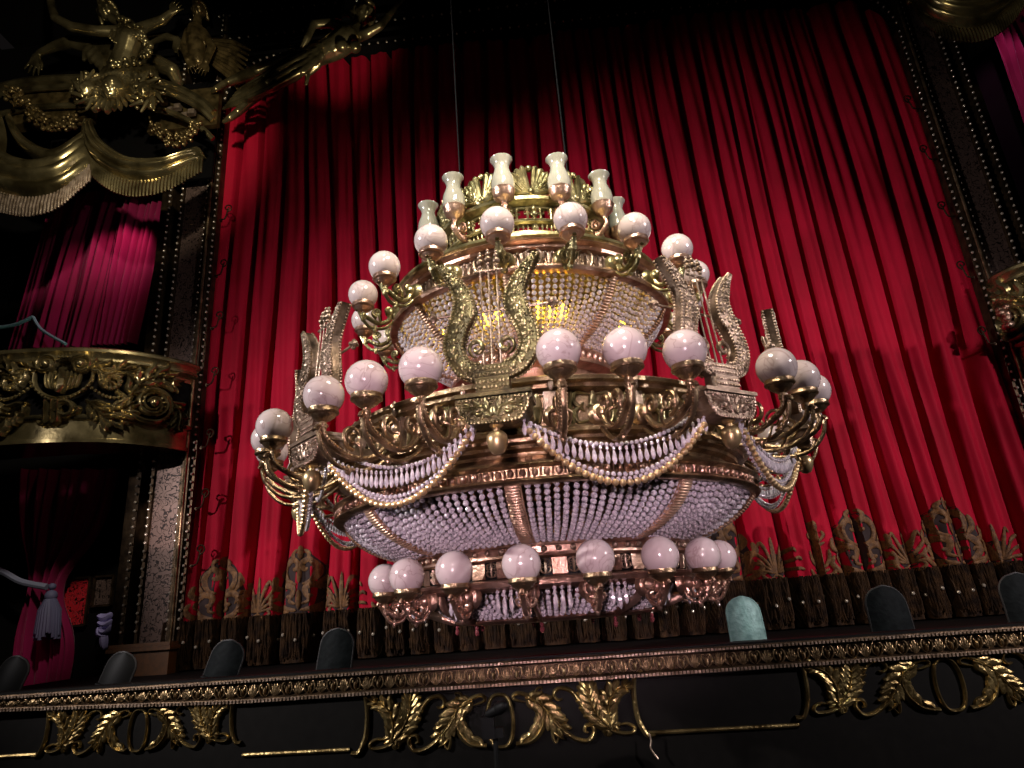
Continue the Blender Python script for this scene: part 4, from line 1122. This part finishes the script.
# flying figure
FY = 8.5
st = thing('gilded_statue', 'gilded flying female statue with one arm raised, over upper left curtain corner', 'statue', tuple(at(310, 60, FY)))
b = MB()
limb(b, [(356, 30), (347, 38, .05), (335, 47, .05), (320, 54), (306, 58)], [8.5, 14, 13, 11.5, 13], FY)
limb(b, [(358, 28), (361, 20)], [4.8, 4.5], FY)
for p in ((342, 46, .20), (355, 47, .16)): b.sphere(at(p[0], p[1], FY-p[2]), 6.2*PXM, 14, 10)
limb(b, [(360, 36), (368, 33, .08), (380, 26, .12), (390, 14, .1), (398, 4, .05)], [5.8, 5.2, 4.4, 3.6, 2.7], FY)
hand(b, (398, 4), (.5, -1), FY, .8)
limb(b, [(342, 28), (330, 23, .10), (313, 24, .2), (307, 38, .26), (303, 46, .22)], [6.0, 5.2, 4.6, 3.8, 2.9], FY)
hand(b, (303, 46), (-.9, .35), FY-.2, .85)
limb(b, [(306, 57), (286, 70, .12), (268, 84, .2), (252, 98, .1), (238, 112)], [11, 10, 8, 6.2, 4.2], FY)
limb(b, [(304, 55), (280, 64, -.05), (258, 72), (240, 78, -.05), (224, 84, -.05)], [10, 9, 7.5, 5.8, 3.8], FY)
limb(b, [(238, 112), (230, 118, .05), (224, 122, .02)], [4.2, 3.6, 2.2], FY); limb(b, [(224, 84), (216, 89, .05), (212, 92)], [3.8, 3.2, 2], FY)
W, R, rot = face_head(b, (365, 14), 12, FY, (.5, -.35, .8), .15)
o = part(b, 'body', M['gilt'], st); remesh(o, .015, 3)
h = curls(W, R)
for k in range(8): h.sphere(at(352-3*k, 12+1.2*k+1.5*sin(k*2), FY-.02), (3.2-.2*k)*PXM, 8, 6)
o = part(h, 'hair', M['gilt'], st); remesh(o, .02, 1)
b = MB()
for k in range(7):
    d0 = k*4.2; e = .06*(k % 2)
    limb(b, [(318, 47+d0*.5, .16+e), (302-d0*.15, 54+d0*.9, .22+e), (280-d0*.35, 66+d0*1.0, .20+e), (256-d0*.35, 80+d0*.85, .12+e), (238-d0*.6, 90+d0*.75, .02)], [2.2, 3.0, 3.2, 2.6, 1.4], FY, 8)
for k in range(5): limb(b, [(322, 44+3.2*k, .2), (312-2*k, 52+5*k, .26), (300-2*k, 50+7*k, .22)], [1.8, 2.2, 1.4], FY, 8)
limb(b, [(318, 46, .22), (322, 56, .2), (318, 66, .12), (308, 74, .1), (306, 84, .1)], [3, 3.6, 3.4, 3, 2], FY, 8)
o = part(b, 'drapery', M['gilt'], st); remesh(o, .018, 1)
# figure group above the swags
GY = 8.3
st = thing('gilded_statue', 'gilded garlanded figure with raised arms above the mask cartouche, upper left', 'statue', tuple(at(125, 70, GY)))
b = MB()
limb(b, [(128, 28), (130, 40, .1), (126, 54, .05), (120, 70)], [10, 14, 12, 13], GY)
limb(b, [(122, 24), (112, 18, .05)], [5.2, 5], GY)
limb(b, [(120, 32), (97, 31, .12), (72, 27, .22), (55, 18, .2), (51, 4, .1), (50, -14, .1)], [6.5, 5.4, 5.2, 4.5, 4.0, 3.6], GY)
limb(b, [(138, 30), (150, 25, .05), (163, 20, .1), (171, 13, .1)], [6.5, 5.6, 4.8, 3.6], GY)
hand(b, (171, 13), (.7, -.7), GY-.1, .9, curl=1.)
W, R, rot = face_head(b, (107, 12), 11, GY, (.25, -.3, .9), -.2)
o = part(b, 'body', M['gilt'], st); remesh(o, .015, 3)
o = part(curls(W, R, 60), 'hair', M['gilt'], st); remesh(o, .024, 1)
b = MB(); rnd = random.Random(5)
for k in range(46):
    t = k/45; p = (118+30*sin(t*pi), 16+62*t) if t < .7 else (140-30*(t-.7)/.3, 60+10*(t-.7))
    b.sphere(at(p[0]+rnd.uniform(-3, 3), p[1]+rnd.uniform(-3, 3), GY-.26), rnd.uniform(2, 3.6)*PXM, 8, 6)
for k in range(14): limb(b, [(112+2.6*k, 30+5*sin(k*.5), .2), (110+2.2*k, 38+5*sin(k*.5), .24)], [1.6, 1.2], GY, 6)
part(b, 'garland', M['gilt'], st)
b = MB()
for k in range(9): limb(b, [(106+6*k, 60+2*abs(k-4), .1), (100+7*k, 74+abs(k-4), .18), (104+6.4*k, 86, .1)], [3, 3.6, 2.4], GY, 8)
o = part(b, 'drapery', M['gilt'], st); remesh(o, .03, 1)
st = thing('gilded_statue', 'gilded reclining figure with drooping arms spread behind the mask cartouche', 'statue', tuple(at(110, 60, GY+.25)))
b = MB(); Y2 = GY+.55
limb(b, [(140, 62), (120, 58, .05), (100, 54)], [12, 14, 12], Y2)
limb(b, [(104, 52), (90, 46, .12), (72, 42, .2), (56, 46, .22), (40, 53, .15), (36, 58, .15)], [9, 9.5, 7.5, 5.5, 4.0, 3.2], Y2)
hand(b, (37, 56), (-.35, 1), Y2-.15, 1.15, curl=.4)
limb(b, [(140, 58), (150, 40, .05), (165, 36, .15), (176, 39, .15)], [8, 6, 4.6, 3.2], Y2)
hand(b, (176, 39), (.55, .85), Y2-.15, 1.05, curl=.5, flip=-1)
limb(b, [(140, 64), (158, 64, .2), (172, 70, .15), (178, 82)], [10, 9.5, 8, 6], Y2)
W, R, rot = face_head(b, (128, 44), 6, Y2+.15, (.2, .0, 1))
o = part(b, 'body', M['gilt'], st); remesh(o, .015, 3)
b = MB()
for k in range(7): limb(b, [(96+2*k, 40+5*k, .16), (86+4*k, 50+5*k, .2), (84+7*k, 60+3*k, .16)], [2.5, 4, 2.5], Y2, 8)
o = part(b, 'drapery', M['gilt'], st); remesh(o, .03, 1)
st = thing('gilded_statue', 'dark gilded winged figure with bowed head between flying statue and garlanded figure', 'statue', tuple(at(200, 50, GY+.3)))
b = MB(); Y2 = GY+.3
W, R, rot = face_head(b, (199, 11), 9, Y2, (.1, -.4, .8))
limb(b, [(198, 18), (196, 28)], [4.5, 5], Y2); limb(b, [(196, 30), (196, 44, .05), (198, 62)], [9, 10, 9], Y2); limb(b, [(203, 32), (212, 46, .1), (206, 62, .15)], [5, 4.4, 3.4], Y2); limb(b, [(189, 32), (184, 46), (188, 60, .1)], [5, 4.4, 3.4], Y2)
hand(b, (206, 62), (-.5, 1), Y2-.15, .8); hand(b, (188, 60), (.5, 1), Y2-.1, .8)
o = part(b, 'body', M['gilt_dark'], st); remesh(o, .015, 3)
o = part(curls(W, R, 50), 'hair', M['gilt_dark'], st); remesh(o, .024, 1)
b = MB()
for k in range(9):
    limb(b, [(208, 40+k*2.5), (232, 42+k*4.6), (250-k*1.5, 50+k*5)], [2.4, 3.2, 1.2], Y2+.12, 6)
o = part(b, 'wing', M['gilt_dark'], st)

# mask cartouche
CYY = 8.0
t = thing('mask_cartouche', 'gilded cartouche of bearded mask between two leafy lion masks, upper left', 'ornament', tuple(at(115, 95, CYY)))
b = MB(); W, R, rot = face_head(b, (115, 90), 13, CYY-.08, (0, -.2, 1))
o = part(b, 'mask', M['gilt'], t); remesh(o, .02, 1)
b = MB(); rnd = random.Random(9)
C = at(115, 92, CYY)
mpc = lambda u_, v_, h_: (C.x+u_*PXM, CYY-.02-h_, C.z+v_*PXM)
for k in range(26):
    a = 2*pi*k/26
    if .1*pi < a < .9*pi: r0, r1 = 12, 20
    elif 1.1*pi < a < 1.9*pi: r0, r1 = 12, 27+4*sin(k*3)
    else: r0, r1 = 12, 21
    ribbon(b, [(cos(a)*r0, sin(a)*r0), (cos(a+.12)*(r0+r1)/2, sin(a+.12)*(r0+r1)/2), (cos(a)*r1, sin(a)*r1)], 2.0, mpc, .12, n=5)
part(b, 'beard', M['gilt'], t)
for sx, cx, cy in ((-1, 90, 90), (1, 145, 92)):
    b = MB(); W, R, rot = face_head(b, (cx, cy), 9.5, CYY-.04, (sx*.4, -.1, 1)); o = part(b, 'side_mask', M['gilt'], t); remesh(o, .02, 1)
    b = MB()
    for k in range(70):
        a = rnd.uniform(0, 2*pi); r = rnd.uniform(10, 19); b.sphere(at(cx+cos(a)*r, cy+sin(a)*r, CYY-.02), rnd.uniform(1.3, 3.2)*PXM, 8, 6)
    for k in range(10):
        a = 2*pi*k/10; limb(b, [(cx+cos(a)*10, cy+sin(a)*10, .1), (cx+cos(a+.5)*20, cy+sin(a+.5)*20, .1)], [2.4, 1.2], CYY, 6)
    part(b, 'leaf_mane', M['gilt'], t)
# leaf garland and curved mouldings
t = thing('leaf_garland', 'dark gilded leaf garland drooping above the left fringed swag', 'garland', tuple(at(40, 118, 8.1)))
b = MB(); rnd = random.Random(4)
for k in range(150):
    s = rnd.random(); p = (8+68*s+rnd.uniform(-6, 6), 88+36*sin(pi*min(1, s*1.1)*.62)+rnd.uniform(-7, 7)); b.sphere(at(p[0], p[1], 8.1-rnd.uniform(0, .12)), (rnd.uniform(1.2, 3)*PXM, .04, rnd.uniform(1.2, 3)*PXM), 7, 5)
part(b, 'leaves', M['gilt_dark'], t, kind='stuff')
t = thing('leaf_garland', 'dim gilded leaf garland beneath the arched moulding, right of mask cartouche', 'garland', tuple(at(175, 130, 8.1)))
b = MB()
for k in range(120):
    s = rnd.random(); p = (152+45*s+rnd.uniform(-5, 5), 124+18*sin(pi*s)+rnd.uniform(-6, 6)); b.sphere(at(p[0], p[1], 8.15-rnd.uniform(0, .1)), (rnd.uniform(1.2, 2.6)*PXM, .04, rnd.uniform(1.2, 2.6)*PXM), 7, 5)
part(b, 'leaves', M['gilt_dark'], t, kind='stuff')
t = thing('box_canopy', 'dark gilded canopy frieze with arched moulding behind the figure group', 'canopy', tuple(at(110, 100, 8.4)))
b = MB()
for dy, r in ((0, 5), (7, 3.4), (26, 3)):
    b.tube(smooth([at(-14, 92+dy, 8.3), at(30, 82+dy, 8.25), at(85, 79+dy, 8.25)], 8), r*PXM, 8)
    b.tube(smooth([at(145, 80+dy, 8.3), at(175, 88+dy, 8.3), at(200, 101+dy, 8.4), at(213, 113+dy, 8.5)], 8), r*PXM, 8)
part(b, 'moulding', M['gilt'], t)
b = MB()
a_, c_ = at(20, 84, 8.4), at(90, 118, 8.4); b.box(((a_.x+c_.x)/2, 8.45, (a_.z+c_.z)/2), (abs(c_.x-a_.x), .2, abs(a_.z-c_.z)))
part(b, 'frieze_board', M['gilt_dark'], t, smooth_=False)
b = MB()
a_, c_ = at(150, 92, 8.5), at(215, 122, 8.5); b.box(((a_.x+c_.x)/2, 8.6, (a_.z+c_.z)/2), (abs(c_.x-a_.x), .1, abs(a_.z-c_.z)))
part(b, 'frieze_board', M['gilt_dark'], t, smooth_=False)
b = MB(); a_, c_ = at(60, 100, 9.0), at(212, 178, 9.0); b.box(((a_.x+c_.x)/2, 9.0, (a_.z+c_.z)/2), (abs(c_.x-a_.x), .05, abs(a_.z-c_.z))); part(b, 'shade_board', M['void'], t, smooth_=False)  # added black board, stands in for shade in the hollow and blocks drape light
b = MB()
for k in range(5):
    for j in (0, 1):
        if (k+j) % 2 == 0:
            p = at(164+7*k, 102+6*j+2.6*k, 8.42); b.box(p, (.10, .08, .09))
part(b, 'checker_band', M['pale'], t, smooth_=False)

# fringed swags
def fringe_swag(label, tops, bots, fr, Y, m, folds=5, grp='gilded fringed swags', mfr=None):
    t = thing('drapery_swag', label, 'swag', tuple(at(*tops[len(tops)//2], Y)), grp)
    T = smooth([at(p[0], p[1], Y) for p in tops], 10); B_ = smooth([at(p[0], p[1], Y) for p in bots], 10)
    n = min(len(T), len(B_)); b = MB(); nv = folds*8
    for i in range(n):
        for j in range(nv+1):
            s = j/nv; p = T[i].lerp(B_[i], s); e = sin(pi*min(1, max(0, i/(n-1))))**.5
            p.y = Y-(.10+.20*sin(pi*s*.8+.3)+.09*abs(sin(pi*folds*(s+.06*sin(i*.12)))))*e; b.v.append(p)
    for i in range(n-1):
        for j in range(nv): a = i*(nv+1)+j; b.f.append((a, a+1, a+nv+2, a+nv+1))
    part(b, 'draped_cloth', m, t)
    b = MB(); L = 0; last = 0; sp = .052
    for i in range(1, n):
        d = (B_[i]-B_[i-1]).length; L += d
        while L-last > sp:
            last += sp; p = B_[i].lerp(B_[i-1], (L-last)/d); e = sin(pi*i/(n-1))**.5
            p = V((p.x, Y-(.10+.2*sin(pi*.8+.3))*e, p.z)); out = V((0, -.02, 0))
            b.tube([p+out+V((0, 0, .03)), p+out*1.5+V((0, 0, -fr*.5)), p+out+V((0, 0, -fr))], [.021, .023, .018], 6)
    part(b, 'fringe', mfr or m, t, kind='stuff')
    return t
t = fringe_swag('large gilded fringed swag at the upper left frame edge, hanging lower', [(-14, 80), (6, 148), (34, 167), (66, 160), (92, 132)], [(-22, 90), (-6, 182), (26, 205), (66, 198), (97, 165)], .30, 7.9, M['gilt'], 3, mfr=M['pale'])
for tp, bt_ in (([(10, 112), (26, 138), (58, 150), (90, 126)], [(6, 120), (24, 152), (58, 166), (92, 140)]), ([(-4, 100), (4, 120), (8, 140), (6, 160)], [(-16, 100), (-8, 125), (-4, 150), (-8, 170)])):
    T = smooth([at(p[0], p[1], 8.0) for p in tp], 10); B_ = smooth([at(p[0], p[1], 8.0) for p in bt_], 10); b = MB(); n = len(T)
    for i in range(n):
        for j in range(13): q = T[i].lerp(B_[i], j/12); q.y -= .16*sin(pi*j/12)*sin(pi*i/(n-1))**.5+.02; b.v.append(q)
    for i in range(n-1):
        for j in range(12): a = i*13+j; b.f.append((a, a+1, a+14, a+13))
    part(b, 'inner_fold', M['gilt'], t)
fringe_swag('gilded fringed swag below the mask cartouche, nearest the red curtain', [(94, 120), (108, 146), (138, 166), (172, 165), (200, 148)], [(88, 122), (97, 162), (130, 187), (170, 184), (207, 159)], .26, 8.0, M['gilt'], 3)
fringe_swag('gilded fringed swag at the upper right corner above purple curtain', [(905, -30), (925, 5), (955, 12), (985, -2), (1010, -30)], [(895, -20), (920, 25), (962, 40), (1000, 20), (1030, -25)], .24, 8.3, M['gilt'], 4)
t = thing('leaf_garland', 'gilded leaf garland above the upper right fringed swag', 'garland', tuple(at(935, 3, 8.2)))
b = MB()
for k in range(50): b.sphere(at(905+rnd.uniform(0, 50), rnd.uniform(-14, 6), 8.2), (rnd.uniform(1.5, 3)*PXM, .04, rnd.uniform(1.5, 3)*PXM), 7, 5)
part(b, 'leaves', M['gilt_dark'], t, kind='stuff')

# ================================================================== LIGHTS
def spot(name, loc, tgt, energy, col, size, blend=.4, rad=.15):
    l = bpy.data.lights.new(name, 'SPOT'); l.energy = energy; l.color = col; l.spot_size = radians(size); l.spot_blend = blend; l.shadow_soft_size = rad
    o = bpy.data.objects.new(name, l); COL.objects.link(o); o.location = loc
    o.rotation_euler = (V(tgt)-V(loc)).to_track_quat('-Z', 'Y').to_euler()
    return o
spot('spot_left', (-9.4, .4, 5.7), (.0, 8.0, 3.1), 4500, (1, .93, .92), 64, .85, .10)
spot('spot_right', (9.8, .4, 5.7), (2.0, 8.0, 3.0), 3200, (1, .90, .92), 64, .85, .10)
spot('spot_front', (.3, -4.0, 8.0), (-.05, 5.5, 3.1), 1450, (1, .93, .90), 21, .35, .25)
spot('spot_pink', (-.6, -3.5, 2.0), (-.05, 5.5, 2.35), 1650, (1, .70, .80), 24, .5, .3)
spot('spot_top', (-.5, .5, 12.5), (0, 5.6, 4.2), 750, (.86, 1, .80), 30, .5, .3)
spot('spot_statue', (-3.0, 3.0, 7.6), (-6.6, 8.2, 9.6), 1250, (1, .92, .70), 46, .5, .12)
spot('spot_flying', (-1.8, 7.5, 7.6), (-3.0, 8.4, 10.8), 330, (1, .92, .70), 40, .7, .1)
spot('spot_statue_right', (3.0, 1.5, 8.0), (8.2, 8.3, 9.9), 350, (1, .92, .66), 24, .5, .15)
spot('spot_balcony', (-3.2, 3.6, 8.6), (-6.8, 8.2, 4.8), 1500, (1, .92, .76), 30, .6, .25)
spot('spot_balcony_right', (3.5, 3.5, 7.6), (7.2, 8.3, 5.0), 900, (1, .9, .8), 18, .6, .2)
spot('spot_mask', (-4.6, 3.0, 6.5), (-6.5, 8.0, 10.0), 420, (1, .93, .74), 11, .6, .1)
spot('spot_magenta_left', (-6.55, 8.9, 8.5), (-7.3, 9.75, 7.4), 75, (1, .36, .50), 80, .7, .04)
spot('spot_magenta_low', (-7.9, 7.5, 2.0), (-7.5, 9.8, 1.6), 6, (1, .12, .42), 34, .8, .1)
spot('spot_magenta_right', (8.2, 8.6, 12.0), (8.5, 9.8, 9.0), 300, (.9, .25, .6), 30, .5, .1)
spot('spot_lilac', (-6.8, 7.5, 2.6), (-7.0, 9.85, 1.75), 5, (.66, .6, 1), 14, .5, .05)
spot('spot_pillar', (-2.6, 4.0, 1.7), (-5.63, 9.2, 3.05), 1700, (1, .80, .78), 7, .4, .05)
spot('spot_lip', (.2, 2.8, 6.0), (.3, 6.5, .9), 560, (1, .86, .66), 102, .7, .4)
spot('spot_hood', (2.6, 3.6, 2.4), (1.72, 7.0, 1.35), 70, (.72, 1, .95), 8, .4, .1)
l = bpy.data.lights.new('basket_glow', 'POINT'); l.energy = 15; l.color = (1, .60, .10); l.shadow_soft_size = .12
o = bpy.data.objects.new('basket_glow', l); COL.objects.link(o); o.location = (X0+.1, Y0-.6, 3.64)
w = bpy.data.worlds.new('world'); SC.world = w; w.use_nodes = True
w.node_tree.nodes['Background'].inputs[0].default_value = (.55, .45, .45, 1); w.node_tree.nodes['Background'].inputs[1].default_value = .008
SC.view_settings.view_transform = 'Standard'; SC.view_settings.look = 'None'; SC.view_settings.exposure = 0
SC.cycles.max_bounces = 6
